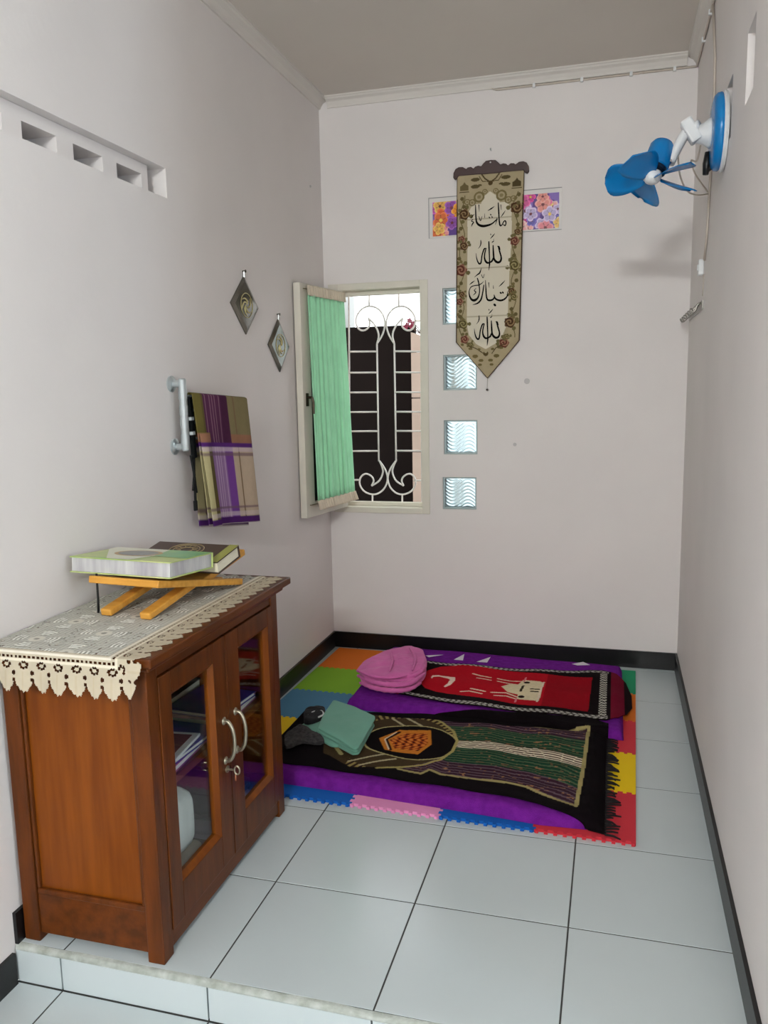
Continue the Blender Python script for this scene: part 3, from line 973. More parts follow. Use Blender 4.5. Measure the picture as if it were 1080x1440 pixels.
# ================================================================== left wall: diamonds
def diamond(cy, cz, hw, hh, label, emblem):
    t = thing('diamond_plaque', (XL, cy, cz - hh), label, 'wall plaque', None)
    M_F = mat('mirror_bevel', (120, 116, 108), 0.10, metal=0.9)
    M_P = mat('smoked_mirror_panel', (58, 50, 34), 0.10, metal=0.65) if emblem == 0 else mat('dark_green_mirror_panel', (36, 46, 26), 0.10, metal=0.65)
    ax, ay, az = (0, 1, 0), (0, 0, 1), (1, 0, 0)
    out = [(-hw, 0), (0, -hh), (hw, 0), (0, hh)]
    # bevelled rim
    vs, fs = [], []
    k = 0.80
    for f, d in ((1, 0.0), (1, 0.005), (k, 0.011)):
        vs += [np.array([XL + d, cy + a * f, cz + b * f]) for a, b in out]
    for r_ in range(2):
        for i in range(4):
            j = (i + 1) % 4
            fs.append((r_ * 4 + i, r_ * 4 + j, r_ * 4 + 4 + j, r_ * 4 + 4 + i))
    MB().add(vs, fs).build('bevelled_rim', M_F, t, fix=True)
    MB().prism([(a * k, b * k) for a, b in out], ax, ay, az, (XL + 0.004, cy, cz), 0.007).build('mirror_panel', M_P, t)
    g = mat('pale_gold_print', (196, 184, 130), 0.4, metal=0.4)
    e = MB()
    rx, rz = hw * 0.42, hh * 0.42
    ring = [(XL + 0.0118, cy + rx * math.cos(a), cz + rz * math.sin(a)) for a in np.linspace(0, 2 * math.pi, 33)]
    e.tube(ring, 0.0016, 5)
    r3 = np.random.default_rng(3 + emblem)
    for q in range(6):
        a0 = r3.uniform(0, 6.28)
        pts = [(XL + 0.0118, cy + rx * s * math.cos(a0 + s * 2.4), cz + rz * s * math.sin(a0 + s * 2.4)) for s in np.linspace(0.1, 0.85, 9)]
        e.tube(pts, [0.0012 + 0.0022 * math.sin(math.pi * i / 8) for i in range(9)], 5)
    e.build('gold_emblem', g, t)
    h = MB()
    h.tube([(XL + 0.006, cy, cz + hh - 0.004), (XL + 0.006, cy, cz + hh + 0.018)], 0.004, 8)
    h.build('hanging_loop', M_CHROME, t)
    h = MB().lathe((XL, cy, cz + hh + 0.019), (1, 0, 0), [(0.003, 0), (0.003, 0.012), (0.006, 0.012), (0.006, 0.014)], 10)
    h.build('hanging_pin', mat('dull_bronze', (70, 62, 50), 0.4, metal=0.8), t)


diamond(0.697, 1.694, 0.126, 0.112, 'bronze diamond mirror plaque with round gold emblem, the higher one on the wall', 0)
diamond(1.026, 1.553, 0.117, 0.114, 'dark green diamond mirror plaque, the lower one beside the curtain', 1)


# ================================================================== left wall: swing rail with sarong
def swing_rail():
    t = thing('swing_towel_rail', (XL, 0.14, 1.16), 'pale metal swing arm towel rail screwed to the left wall', 'towel rail')
    M_S = mat('satin_steel', (196, 204, 206), 0.3, metal=0.75)
    yc = 0.106
    for zz in (1.388, 1.180):
        b = MB().lathe((XL, yc, zz), (1, 0, 0), [(0.027, 0), (0.027, 0.005), (0.018, 0.010), (0.012, 0.012), (0.012, 0.034)], 20)
        b.build('wall_flange', M_S, t, smooth=False)
    b = MB().lathe((XL + 0.042, yc, 1.165), (0, 0, 1), [(0.010, 0), (0.0125, 0.004), (0.0125, 0.236), (0.010, 0.24)], 16)
    b.build('pivot_post', M_S, t)
    for k, zz in enumerate((1.205, 1.258, 1.300, 1.352)):
        c = MB().lathe((XL + 0.042, yc, zz - 0.016), (0, 0, 1), [(0.0145, 0), (0.0145, 0.032)], 16)
        arm = c.build('arm_collar', M_S, t)
        d = [(0.06, 0.98), (0.12, 0.97), (0.10, 0.98), (0.17, 0.985)][k]
        ln = [0.14, 0.14, 0.15, 0.34][k]
        dv = np.array([d[0], d[1], 0]) / math.hypot(*d)
        p0 = np.array([XL + 0.042, yc, zz])
        p1_ = p0 + dv * ln if k < 3 else np.array([-1.238, 0.440, 1.326])
        MB().tube([p0 - np.array([0, 0, 0.004]) * (k == 3), p1_], 0.005, 8).build('swing_arm', M_S, t)
    return t


swing_rail()


def sarong():
    t = thing('sarong', (-1.27, 0.34, 0.87), 'purple and beige checked sarong folded over the swing rail', 'sarong')
    A0, A1 = np.array([-1.284, 0.130]), np.array([-1.236, 0.450])
    d = A1 - A0
    n = np.array([d[1], -d[0]]) / np.linalg.norm(d)
    zt = 1.360

    def sheet(nu, nv, s0, s1, zl, zr, side, amp, left_drop=0.0):
        P = np.zeros((nu, nv, 3))
        Sg, Tg = np.meshgrid(np.linspace(s0, s1, nu), np.linspace(0, 1, nv), indexing='ij')
        for i in range(nu):
            for j in range(nv):
                s, q = Sg[i, j], Tg[i, j]
                zb = zl + (zr - zl) * s
                # over the bar: quarter-round then straight
                ln = zt - zb
                ztop = zt - 0.022 * s
                z = ztop - q * (ztop - zb)
                rr = 0.009
                off = rr * min(1.0, math.sqrt(max(0, 1 - (1 - min(1, (ztop - z) / rr)) ** 2)) if (ztop - z) < rr else 1.0)
                fold = amp * (math.sin(s * 9 + 0.6) + 0.6 * math.sin(s * 21 + q * 2)) * min(1, q * 3)
                xy = A0 + d * (s + 0.12 * q) + n * side * (off + 0.012 * q + fold + 0.004)
                P[i, j] = (xy[0], xy[1], z)
        return P, Sg, Tg

    def paint(Sg, Tg):
        p = Paint(Sg, Tg, (188, 168, 146))
        up = Tg < 0.375
        p.put(up, (128, 116, 84))
        p.put(Sg < 0.13, (186, 176, 132))
        p.put((Sg < 0.13) & up, (108, 98, 52))
        col = (Sg > 0.16) & (Sg < 0.60)
        p.put(col, (150, 116, 158))
        p.put(col & up, (86, 46, 74))
        p.put((Sg > 0.48) & (Sg < 0.60), (112, 64, 140))
        p.put((Sg > 0.48) & (Sg < 0.60) & up, (72, 36, 62))
        for s in np.arange(0.2, 0.47, 0.042):
            p.put(np.abs(Sg - s) < 0.005, (196, 170, 200))
            p.put((np.abs(Sg - s) < 0.005) & up, (140, 104, 120))
        p.put((Sg > 0.13) & (Sg < 0.16), (96, 84, 50))
        p.put((Sg > 0.70) & (Sg < 0.73), (120, 98, 74))
        p.put((Tg > 0.30) & (Tg < 0.375) & ~col, (150, 108, 84))
        p.put((Tg > 0.365) & (Tg < 0.395), (84, 40, 110))
        p.put((Tg > 0.395) & (Tg < 0.43), (206, 186, 196), 0.6)
        for q in (0.455, 0.87):
            p.put(np.abs(Tg - q) < 0.012, (110, 84, 96), 0.7)
        p.put((Tg > 0.90) & (Tg < 0.935), (212, 196, 198), 0.5)
        p.put(Tg > 0.945, (76, 34, 100))
        p.put(Tg > 0.993, (220, 208, 200))
        p.noise(30, 0.05, 4)
        return p.C.reshape(-1, 4)
    m = paint_mat('sarong_cotton', 0.9, 0.1, bump=0.05, bscale=600)
    P, S1, T1 = sheet(90, 120, 0.0, 1.0, 0.905, 0.868, 1, 0.0028)
    MB().grid(P).build('front_drop', m, t, smooth=True, colors=paint(S1, T1), solid=0.002, fix=True)
    P, S1, T1 = sheet(40, 60, 0.0, 0.93, 0.895, 0.852, -0.6, 0.002)
    MB().grid(P).build('back_drop', m, t, smooth=True, colors=paint(S1, T1), solid=0.002, fix=True)
    P, S1, T1 = sheet(26, 90, -0.02, 0.15, 0.900, 0.880, 1.7, 0.004)
    S2 = np.where(S1 < 0.07, 0.08, 0.145)
    MB().grid(P[:, 26:]).build('side_fold', m, t, smooth=True, colors=paint(S2[:, 26:], T1[:, 26:]), solid=0.002)


sarong()


def dark_cloth():
    t = thing('black_scarf', (-1.295, 0.14, 0.98), 'narrow black scarf with white lines hanging beside the sarong on the rail', 'scarf')
    nu, nv = 24, 60
    S, Q = np.meshgrid(np.linspace(0, 1, nu), np.linspace(0, 1, nv), indexing='ij')
    z = 1.345 - Q * 0.205
    x = XL + 0.050 + 0.007 * np.sin(S * 7) * (0.4 + Q)
    y = 0.118 + 0.030 * S + 0.006 * Q
    p = Paint(S, Q, (20, 22, 22))
    for q in (0.36, 0.60):
        p.put((np.abs(Q - q) < 0.025) & (np.abs(S - 0.35) > 0.1), (190, 196, 196))
    MB().grid(np.stack([x, y, z], -1)).build('scarf_cloth', paint_mat('black_knit', 0.95, 0.1), t, smooth=True, colors=p.C.reshape(-1, 4), solid=0.004)
    st = MB()
    for k, (yy, zz, ln) in enumerate(((0.123, 1.14, 0.11), (0.134, 1.14, 0.15), (0.144, 1.14, 0.12))):
        st.tube([(XL + 0.050, yy, zz + 0.01), (XL + 0.056 - 0.004 * k, yy + 0.006 - 0.004 * k, zz - ln * 0.5), (XL + 0.052, yy, zz - ln)], 0.0045, 6)
    st.build('scarf_cord', mat('black_cord', (22, 22, 22), 0.9), t)
    box('scarf_tag', (XL + 0.047, 0.126, 0.96), (XL + 0.056, 0.142, 0.995), mat('black_cord', (22, 22, 22), 0.9), t, bevel=0.002)


dark_cloth()


# ================================================================== right wall: fan, cable, switch, hooks
def fan():
    cy, cz = 0.535, 2.128
    t = thing('wall_fan', (XR, cy, cz), 'blue and white plastic fan on a round base screwed to the right wall', 'fan')
    c = np.array([XR, cy, cz])
    mx = np.array([-1.0, 0, 0])
    base = MB().lathe(c, mx, [(0.108, 0.0), (0.116, 0.003), (0.118, 0.010), (0.112, 0.016)], 48)
    base.build('base_plate', M_WPLAST, t, smooth=False)
    MB().lathe(c, mx, [(0.112, 0.015), (0.114, 0.019), (0.112, 0.030), (0.103, 0.039), (0.085, 0.043), (0.05, 0.044)], 48).build('base_cover', M_BLUE, t, smooth=True)
    # neck socket
    nk = MB()
    nk.lathe(c, mx, [(0.046, 0.042), (0.042, 0.052), (0.030, 0.068), (0.024, 0.098)], 24)
    nk.build('neck_socket', M_WPLAST, t, smooth=True)
    A = c + np.array([-0.090, -0.005, 0.010])
    E = px(942, 229, 1, 0.545)
    B1 = px(966, 186, 1, 0.55)
    arm = MB()
    path = catmull([A + np.array([0.01, 0, 0.012]), B1, px(954, 205, 1, 0.548), E], 0.008)
    for off in (-0.016, 0.016):
        arm.tube([q + np.array([0, off, 0]) for q in path], [0.015] * len(path), 10)
    arm.build('arm', M_WPLAST, t, smooth=True)
    jb = MB().obox(A + np.array([-0.012, 0, 0.0]), (0.86, 0, 0.5), (0, 1, 0), (-0.5, 0, 0.86), 0.018, 0.024, 0.038)
    jb.build('arm_block', M_WPLAST, t, bevel=0.006)
    for q in (E, path[len(path) // 3]):
        MB().lathe(q + np.array([0, -0.030, 0]), (0, -1, 0), [(0.004, 0), (0.004, 0.003)], 10).build('arm_screw', mat('dull_steel', (110, 108, 106), 0.4, metal=0.8), t)
    M0, M1 = px(932, 204, 1, 0.545), px(921, 237, 1, 0.515)
    ax = M1 - M0
    ax /= np.linalg.norm(ax)
    ln = float(np.linalg.norm(M1 - M0))
    MB().lathe(M0, ax, [(0.018, -0.008), (0.032, -0.003), (0.038, 0.008), (0.041, ln * 0.9), (0.037, ln)], 28).build('motor_housing', M_BLUE, t, smooth=True)
    MB().lathe(M0, ax, [(0.037, ln - 0.002), (0.036, ln + 0.010), (0.02, ln + 0.012)], 28).build('motor_grille', mat('dark_navy', (8, 30, 52), 0.4), t)
    MB().tube([E, (E + M0 + ax * ln * 0.5) / 2, M0 + ax * ln * 0.55], 0.014, 10).build('motor_mount', M_BLUE, t, smooth=True)
    rot = np.array([-0.12, -0.24, -0.96])
    rot /= np.linalg.norm(rot)
    hub = M1 + ax * 0.030
    hp = MB().lathe(hub - rot * 0.016, rot, [(0.014, -0.024), (0.016, 0.0), (0.026, 0.002), (0.029, 0.012), (0.027, 0.024), (0.018, 0.034), (0.004, 0.038)], 24)
    hp.build('hub', M_WPLAST, t, smooth=True)
    # five blades
    a0 = np.array([-1.0, 0, 0.0])
    a0 = a0 - rot * (a0 @ rot)
    a0 /= np.linalg.norm(a0)
    b0 = np.cross(rot, a0)
    for k in range(5):
        an = 2 * math.pi * k / 5 + 0.05
        rd = math.cos(an) * a0 + math.sin(an) * b0
        tg = np.cross(rot, rd)
        nu, nv = 14, 9
        P = np.zeros((nu, nv, 3))
        for i in range(nu):
            u = i / (nu - 1)
            r = 0.022 + 0.124 * u
            hw = 0.014 + 0.050 * math.sin(math.pi * min(1, u * 0.62 + 0.06)) if u < 0.75 else None
            w0 = 0.014 + 0.046 * math.sin(math.pi * (0.06 + 0.62 * min(u, 0.75)))
            if u >= 0.75:
                w0 *= math.sqrt(max(0.0, 1 - ((u - 0.75) / 0.255) ** 2))
            for j in range(nv):
                w = (j / (nv - 1) * 2 - 1)
                tw = math.radians(34 - 12 * u)
                q = hub + rd * r + (tg * math.cos(tw) + rot * math.sin(tw)) * (w * w0 + 0.012 * u) + rot * (0.008 * (w * w) - 0.004)
                P[i, j] = q
        MB().grid(P).build('blade', M_BLUE, t, smooth=True, solid=0.0022)
    # black clip below the base
    k0 = c + np.array([-0.05, 0.02, -0.13])
    ck = MB()
    ck.tube([px(996, 214, 1, 0.56), px(994, 230, 1, 0.56), px(992, 246, 1, 0.56)], [0.010, 0.013, 0.009], 8)
    ck.tube([px(994, 240, 1, 0.56), px(1003, 232, 1, 0.56), px(1010, 229, 1, 0.56)], [0.008, 0.009, 0.007], 8)
    ck.build('clip', M_BLACK, t, smooth=True)
    cb = MB()
    cb.tube(catmull([px(953, 212, 1, 0.56), px(956, 245, 1, 0.6), px(966, 268, 1, 0.7), px(980, 274, 1, 0.8), PR(997, 273, 0.006)], 0.01), 0.0028, 6)
    cb.tube(catmull([px(985, 205, 1, 0.57), px(980, 226, 1, 0.62), px(972, 226, 1, 0.68), px(978, 245, 1, 0.75), PR(996, 271, 0.006)], 0.01), 0.0028, 6)
    cb.build('power_cord', M_CABLE, t, smooth=True)


fan()
cab = thing('wall_cable', (XR, 1.0, 1.8), 'cream electric cable clipped along the cornice and down the right wall', 'cable')
c1 = MB()
c1.tube([(-0.50, YB - 0.004, 2.712), (-0.47, YB - 0.006, 2.700), (-0.44, YB - 0.006, 2.699), (XR - 0.012, YB - 0.006, 2.699), (XR - 0.006, YB - 0.014, 2.699), (XR - 0.006, -0.6, 2.699)], 0.0045, 6)
c1.build('cornice_run', M_CABLE, cab, smooth=True)
pts = [(XR - 0.006, 1.03, 2.700)] + [tuple(PR(u, v, 0.006)) for u, v in ((1005.5, 80), (1004, 150), (999, 250), (997, 280), (994, 330), (990.5, 366))]
MB().tube(pts, 0.0045, 6).build('drop_run', M_CABLE, cab, smooth=True)
MB().tube([tuple(PR(990, 385, 0.006)), tuple(PR(989, 402, 0.006)), tuple(PR(988, 416, 0.006))], 0.002, 6).build('drop_tail', M_CABLE, cab, smooth=True)
for x in (-0.30, -0.09, 0.12, 0.30):
    box('cable_clip', (x - 0.006, YB - 0.014, 2.690), (x + 0.006, YB, 2.708), M_WPLAST, cab)
for y in (1.35, 1.10, 0.85):
    box('cable_clip', (XR - 0.014, y - 0.006, 2.690), (XR, y + 0.006, 2.708), M_WPLAST, cab)
a, b = PR(990, 365), PR(990, 386)
sw = thing('cord_switch', (XR, a[1], b[2]), 'small white inline switch on the cable below the fan', 'switch')
box('switch_body', (XR - 0.020, a[1] - 0.018, b[2]), (XR, a[1] + 0.018, a[2]), M_WPLAST, sw, bevel=0.004)
box('switch_rocker', (XR - 0.024, a[1] - 0.008, b[2] + 0.018), (XR - 0.019, a[1] + 0.008, a[2] - 0.018), M_WPLAST, sw, bevel=0.002)

hk = thing('hook_rail', (XR, 1.3, 1.63), 'grey metal hook rail on the right wall near the corner', 'hook rail')
M_HK = mat('worn_steel', (150, 146, 140), 0.3, metal=0.85)
box('rail_plate', (XR - 0.004, 1.03, 1.632), (XR, 1.60, 1.668), M_HK, hk, bevel=0.001)
for k in range(6):
    y = 1.07 + 0.10 * k
    h = MB().tube(catmull([(XR - 0.004, y, 1.660), (XR - 0.018, y, 1.652), (XR - 0.024, y, 1.632), (XR - 0.034, y, 1.626), (XR - 0.042, y, 1.640)], 0.006), 0.0045, 8)
    h.build('hook', M_HK, hk, smooth=True)

# ================================================================== cabinet
CX0, CX1, CY0, CY1 = -1.322, -0.925, -0.780, -0.033
CT = 0.778


def cabinet():
    t = thing('glass_door_cabinet', ((CX0 + CX1) / 2, (CY0 + CY1) / 2, 0), 'low varnished brown wooden cabinet with two glass doors', 'cabinet')
    pw = 0.045
    for (x, y) in ((CX0, CY0), (CX1 - pw, CY0), (CX0, CY1 - pw), (CX1 - pw, CY1 - pw)):
        box('post', (x, y, 0), (x + pw, y + pw, 0.756), M_WOOD, t, bevel=0.003)
    for y, s in ((CY0, 1), (CY1, -1)):
        ya, yb_ = (y + 0.006, y + 0.026) if s > 0 else (y - 0.026, y - 0.006)
        box('side_bottom_rail', (CX0 + pw, ya, 0.022), (CX1 - pw, yb_, 0.132), M_WOODH, t, bevel=0.002)
        box('side_top_rail', (CX0 + pw, ya, 0.690), (CX1 - pw, yb_, 0.756), M_WOODH, t, bevel=0.002)
        yp = (y + 0.014, y + 0.022) if s > 0 else (y - 0.022, y - 0.014)
        box('side_panel', (CX0 + pw, yp[0], 0.130), (CX1 - pw, yp[1], 0.692), M_PANEL, t)
        mo = MB()
        ym0, ym1 = (y + 0.004, y + 0.016) if s > 0 else (y - 0.016, y - 0.004)
        mo.box((CX0 + pw, ym0, 0.128), (CX1 - pw, ym1, 0.144)).box((CX0 + pw, ym0, 0.680), (CX1 - pw, ym1, 0.694))
        mo.box((CX0 + pw, ym0, 0.144), (CX0 + pw + 0.010, ym1, 0.680)).box((CX1 - pw - 0.010, ym0, 0.144), (CX1 - pw, ym1, 0.680))
        mo.build('panel_moulding', M_WOOD, t, bevel=0.004)
    box('front_top_rail', (CX1 - 0.030, CY0 + pw, 0.706), (CX1 - 0.004, CY1 - pw, 0.756), M_WOODH, t, bevel=0.002)
    box('front_bottom_rail', (CX1 - 0.030, CY0 + pw, 0.016), (CX1 - 0.004, CY1 - pw, 0.060), M_WOODH, t, bevel=0.002)
    box('back_panel', (CX0 + 0.004, CY0 + pw, 0.03), (CX0 + 0.012, CY1 - pw, 0.756), M_INT, t)
    box('bottom_board', (CX0 + 0.012, CY0 + 0.03, 0.045), (CX1 - 0.032, CY1 - 0.03, 0.062), M_INT, t)
    box('shelf', (CX0 + 0.012, CY0 + 0.03, 0.385), (CX1 - 0.034, CY1 - 0.03, 0.407), M_WOODH, t, bevel=0.001)
    tp = box('top_board', (CX0 - 0.004, -0.815, 0.756), (-0.888, 0.000, CT), M_WOODH, t, bevel=0.004)
    co = MB().box((CX0, -0.795, 0.738), (-0.907, -0.018, 0.757))
    co.build('top_moulding', M_WOODH, t, bevel=0.006)
    xf0, xf1 = CX1 - 0.026, CX1 + 0.002
    for (y0, y1, g0, g1, hy) in ((-0.733, -0.398, -0.680, -0.468, -0.426), (-0.394, -0.080, -0.318, -0.114, -0.356)):
        y1 = y1 if y1 < -0.3 else -0.080
        zb, zt, gz0, gz1 = 0.062, 0.704, 0.158, 0.648
        d = MB()
        d.box((xf0, y0, zb), (xf1, g0, zt)).box((xf0, g1, zb), (xf1, y1, zt)).box((xf0, g0, gz1), (xf1, g1, zt)).box((xf0, g0, zb), (xf1, g1, gz0))
        do = d.build('door', M_WOOD, t, bevel=0.002)
        bd = MB()
        w = 0.012
        # bevelled glazing bead
        o_ = [(g0, gz0), (g1, gz0), (g1, gz1), (g0, gz1)]
        i_ = [(g0 + w, gz0 + w), (g1 - w, gz0 + w), (g1 - w, gz1 - w), (g0 + w, gz1 - w)]
        vs = [(xf1 - 0.001, *q) for q in o_] + [(xf1 - 0.013, *q) for q in i_] + [(xf0 + 0.004, *q) for q in i_]
        fs = [(i, (i + 1) % 4, 4 + (i + 1) % 4, 4 + i) for i in range(4)] + [(4 + i, 4 + (i + 1) % 4, 8 + (i + 1) % 4, 8 + i) for i in range(4)]
        bd.add(vs, fs).build('glazing_bead', M_PANEL, do)
        box('glass_pane', (xf0 + 0.008, g0 + 0.002, gz0 + 0.002), (xf0 + 0.011, g1 - 0.002, gz1 - 0.002), M_GLASS, do)
        hm = mat('antique_silver', (168, 160, 140), 0.3, metal=0.85)
        h = MB()
        h.tube(catmull([(xf1, hy, 0.472), (xf1 + 0.014, hy, 0.470), (xf1 + 0.026, hy, 0.448), (xf1 + 0.030, hy, 0.415), (xf1 + 0.026, hy, 0.382), (xf1 + 0.014, hy, 0.360), (xf1, hy, 0.358)], 0.006), 0.0055, 10)
        for zz in (0.472, 0.358):
            h.lathe((xf1 - 0.001, hy, zz), (1, 0, 0), [(0.011, 0), (0.011, 0.003), (0.007, 0.006)], 16)
        h.build('handle', hm, do, smooth=True)
        if y0 < -0.5:
            k = MB()
            k.lathe((xf1 - 0.001, hy + 0.006, 0.330), (1, 0, 0), [(0.010, 0), (0.010, 0.004), (0.004, 0.005)], 16)
            k.box((xf1 + 0.003, hy + 0.0045, 0.3275), (xf1 + 0.022, hy + 0.0075, 0.3325))
            ring = [(xf1 + 0.022 + 0.010 * (1 - math.cos(a)) * 0.8, hy + 0.006, 0.330 + 0.012 * math.sin(a)) for a in np.linspace(0, 2 * math.pi, 17)]
            k.tube(ring, 0.0025, 6)
            k.build('key', hm, do)
            tg = MB().lathe((xf1 + 0.020, hy + 0.016, 0.306), (1, 0.4, 0), [(0.012, -0.0015), (0.012, 0.0015)], 16)
            tg.tube([(xf1 + 0.028, hy + 0.006, 0.320), (xf1 + 0.022, hy + 0.014, 0.312)], 0.0015, 5)
            tg.build('key_tag', mat('orange_wood_tag', (164, 98, 58), 0.4), do)
    return t


cabinet()


# ---- things inside the cabinet
def flat_book(name, c, size, rotz, cover, page, label, cat, z, group=None, tilt=0.0):
    """c centre xy; size (w, d, h)"""
    w, d, h = size
    t = thing(name, (c[0], c[1], z), label, cat, group)
    ca, sa = math.cos(rotz), math.sin(rotz)
    ax, ay, az = np.array([ca, sa, 0]), np.array([-sa, ca, 0]), np.array([0, 0, 1.0])
    o = np.array([c[0], c[1], z])
    cv = 0.0025
    pb_ = MB().obox(o + az * h / 2 + ax * 0.001, ax, ay, az, w / 2 - 0.004, d / 2 - 0.004, h / 2 - cv)
    pb_.build('pages', page, t)
    c_ = MB().obox(o + az * cv / 2, ax, ay, az, w / 2, d / 2, cv / 2).obox(o + az * (h - cv / 2), ax, ay, az, w / 2, d / 2, cv / 2)
    c_.obox(o + az * h / 2 - ax * (w / 2 - 0.001), ax, ay, az, 0.0015, d / 2, h / 2)
    c_.build('cover', cover, t)
    return t


M_PAGE = mat('paper_pages', (222, 214, 190), 0.9, var=0.08, vscale=30, stretch=(1, 1, 60))
M_PAGEW = mat('white_pages', (225, 225, 222), 0.9, var=0.06, vscale=30, stretch=(1, 1, 60))
inx = -1.10
zsh = 0.4072
c_dark = mat('dark_green_cover', (30, 38, 34), 0.5)
c_blk = mat('black_cover', (24, 22, 24), 0.5)
c_purp = mat('purple_pink_cover', (84, 44, 130), 0.35, rgb2=(206, 120, 150), vscale=16)
c_blue = mat('blue_cover', (40, 52, 140), 0.35, rgb2=(90, 60, 150), vscale=14)
c_red = mat('maroon_cover', (120, 40, 50), 0.4)
c_grey = mat('grey_cover', (120, 116, 110), 0.5)
flat_book('book', (-1.07, -0.55, ), (0.20, 0.27, 0.018), 0.06, c_purp, M_PAGEW, 'pink and purple covered book lying on the cabinet shelf', 'book', zsh)
flat_book('book', (-1.06, -0.51), (0.19, 0.25, 0.014), -0.05, c_blue, M_PAGEW, 'blue book lying on the pink book behind the cabinet glass', 'book', zsh + 0.0182)
fr = thing('framed_card', (-1.055, -0.555, zsh + 0.0325), 'white bordered card with dark red print on the cabinet shelf', 'card')
o = np.array([-1.06, -0.575, zsh + 0.0325])
MB().obox(o + np.array([0, 0, 0.004]), (1, 0.1, 0), (-0.1, 1, 0), (0, 0, 1), 0.095, 0.105, 0.004).build('card_border', mat('white_card', (228, 230, 232), 0.4), fr, bevel=0.002)
MB().obox(o + np.array([0, 0, 0.0086]), (1, 0.1, 0), (-0.1, 1, 0), (0, 0, 1), 0.078, 0.088, 0.0008).build('card_print', mat('dark_red_print', (92, 50, 58), 0.5, rgb2=(130, 80, 80), vscale=30, stretch=(1, 12, 1)), fr)
zz = zsh + 0.0412
for k, (cv, lab, w_, d_, h_, dx) in enumerate(((c_grey, 'grey book in the tall pile at the back of the cabinet shelf', 0.13, 0.26, 0.026, -0.0), (c_dark, 'dark green book in the middle of the pile behind the left cabinet door', 0.13, 0.25, 0.030, 0.004), (c_blk, 'thick black book on top of the pile behind the left cabinet door', 0.12, 0.25, 0.036, -0.004))):
    flat_book('book', (-1.235 + dx, -0.54), (w_, d_, h_), 0.02 * (k - 1), cv, M_PAGE, lab, 'book', zsh + (0, 0.0262, 0.0564)[k])
flat_book('book', (-1.075, -0.215), (0.20, 0.235, 0.020), 0.04, c_purp, M_PAGEW, 'purple magazine under the blue one behind the right cabinet door', 'magazine', zsh)
flat_book('book', (-1.07, -0.22), (0.19, 0.20, 0.014), -0.08, c_blue, M_PAGEW, 'blue patterned magazine behind the right cabinet door', 'magazine', zsh + 0.0202)
flat_book('book', (-1.235, -0.215), (0.13, 0.235, 0.05), 0.0, c_dark, M_PAGE, 'thick dark book behind the magazines in the right of the cabinet', 'book', zsh)


def cloth_blob(name, outline, h, z0, material, label=None, cat=None, parent=None, layers=1, noise=0.004, nscale=30.0, seed=0, flat=2.6, N=72, M=14, tilt=(0, 0), group=None, smooth=True, sharp=False, crease=0.90, ridge=0.0):
    pts = np.asarray(outline, float) if sharp else catmull(np.vstack([np.asarray(outline, float), np.asarray(outline[0], float)[None]]), 0.02)[:-1]
    if sharp:
        pts = np.vstack([pts[i] * (1 - q) + pts[(i + 1) % len(pts)] * q for i in range(len(pts)) for q in (0.06, 0.12, 0.3, 0.5, 0.7, 0.88, 0.94)]).reshape(-1, 2)
    # resample
    seg = np.linalg.norm(np.roll(pts, -1, 0) - pts, axis=1)
    cum = np.concatenate([[0], np.cumsum(seg)])
    ts = np.linspace(0, cum[-1], N, endpoint=False)
    loop = np.vstack([pts, pts[:1]])
    o = np.stack([np.interp(ts, cum, loop[:, 0]), np.interp(ts, cum, loop[:, 1])], 1)
    c = o.mean(0)
    rows = []
    # bottom ring, wall rings with bulges for layers, then top rings towards centre
    wall = 3 + 6 * layers
    for k in range(wall):
        q = k / (wall - 1)
        bulge = 1.0 - 0.035 * abs(math.cos(math.pi * layers * q)) ** 2 if layers > 1 else 1.0
        edge = (1 - abs(2 * q - 1) ** flat) ** (1 / flat)
        inset = crease + (1 - crease) * edge
        rows.append((inset * bulge, h * q * (0.86 if q > 0.99 else 0.86)))
    for k in range(1, M + 1):
        r = rows[wall - 1][0] * (1 - k / M)
        rows.append((r, h * (0.86 + 0.14 * (1 - (r / 0.9) ** 3))))
    vs, fs = [], []
    for (r, z) in rows:
        P = c + (o - c) * max(r, 0.002)
        n1 = vnoise(P[:, 0] * nscale + seed, P[:, 1] * nscale * 0.7, seed) - 0.5
        n2 = vnoise(P[:, 0] * nscale * 2.3, P[:, 1] * nscale * 2.3 + seed, seed + 5) - 0.5
        rg = (np.sin(P[:, 0] * 60 + P[:, 1] * 38 + seed + 4 * n1) * 0.5 + np.sin(P[:, 0] * 31 - P[:, 1] * 70 + seed * 2 + 3 * n2) * 0.5) * ridge * (z / h) ** 3
        zz_ = z0 + z + rg + (n1 * noise * 2 + n2 * noise) * (z / h)
        zz_ = zz_ + (P[:, 0] - c[0]) * tilt[0] * (z / h) + (P[:, 1] - c[1]) * tilt[1] * (z / h)
        for q, zq in zip(P, zz_):
            vs.append((q[0], q[1], zq))
    nr = len(rows)
    for i in range(nr - 1):
        for k in range(N):
            k2 = (k + 1) % N
            fs.append((i * N + k, i * N + k2, (i + 1) * N + k2, (i + 1) * N + k))
    fs.append(tuple(range(N - 1, -1, -1)))
    fs.append(tuple((nr - 1) * N + k for k in range(N)))
    ob = MB().add(vs, fs).build(name, material, parent, smooth=smooth)
    if label:
        tag(ob, label, cat, group)
    return ob


def rect(x0, x1, y0, y1, r=0.02):
    return [(x0 + r, y0), ((x0 + x1) / 2, y0), (x1 - r, y0), (x1, y0 + r), (x1, (y0 + y1) / 2), (x1, y1 - r), (x1 - r, y1), ((x0 + x1) / 2, y1), (x0 + r, y1), (x0, y1 - r), (x0, (y0 + y1) / 2), (x0, y0 + r)]


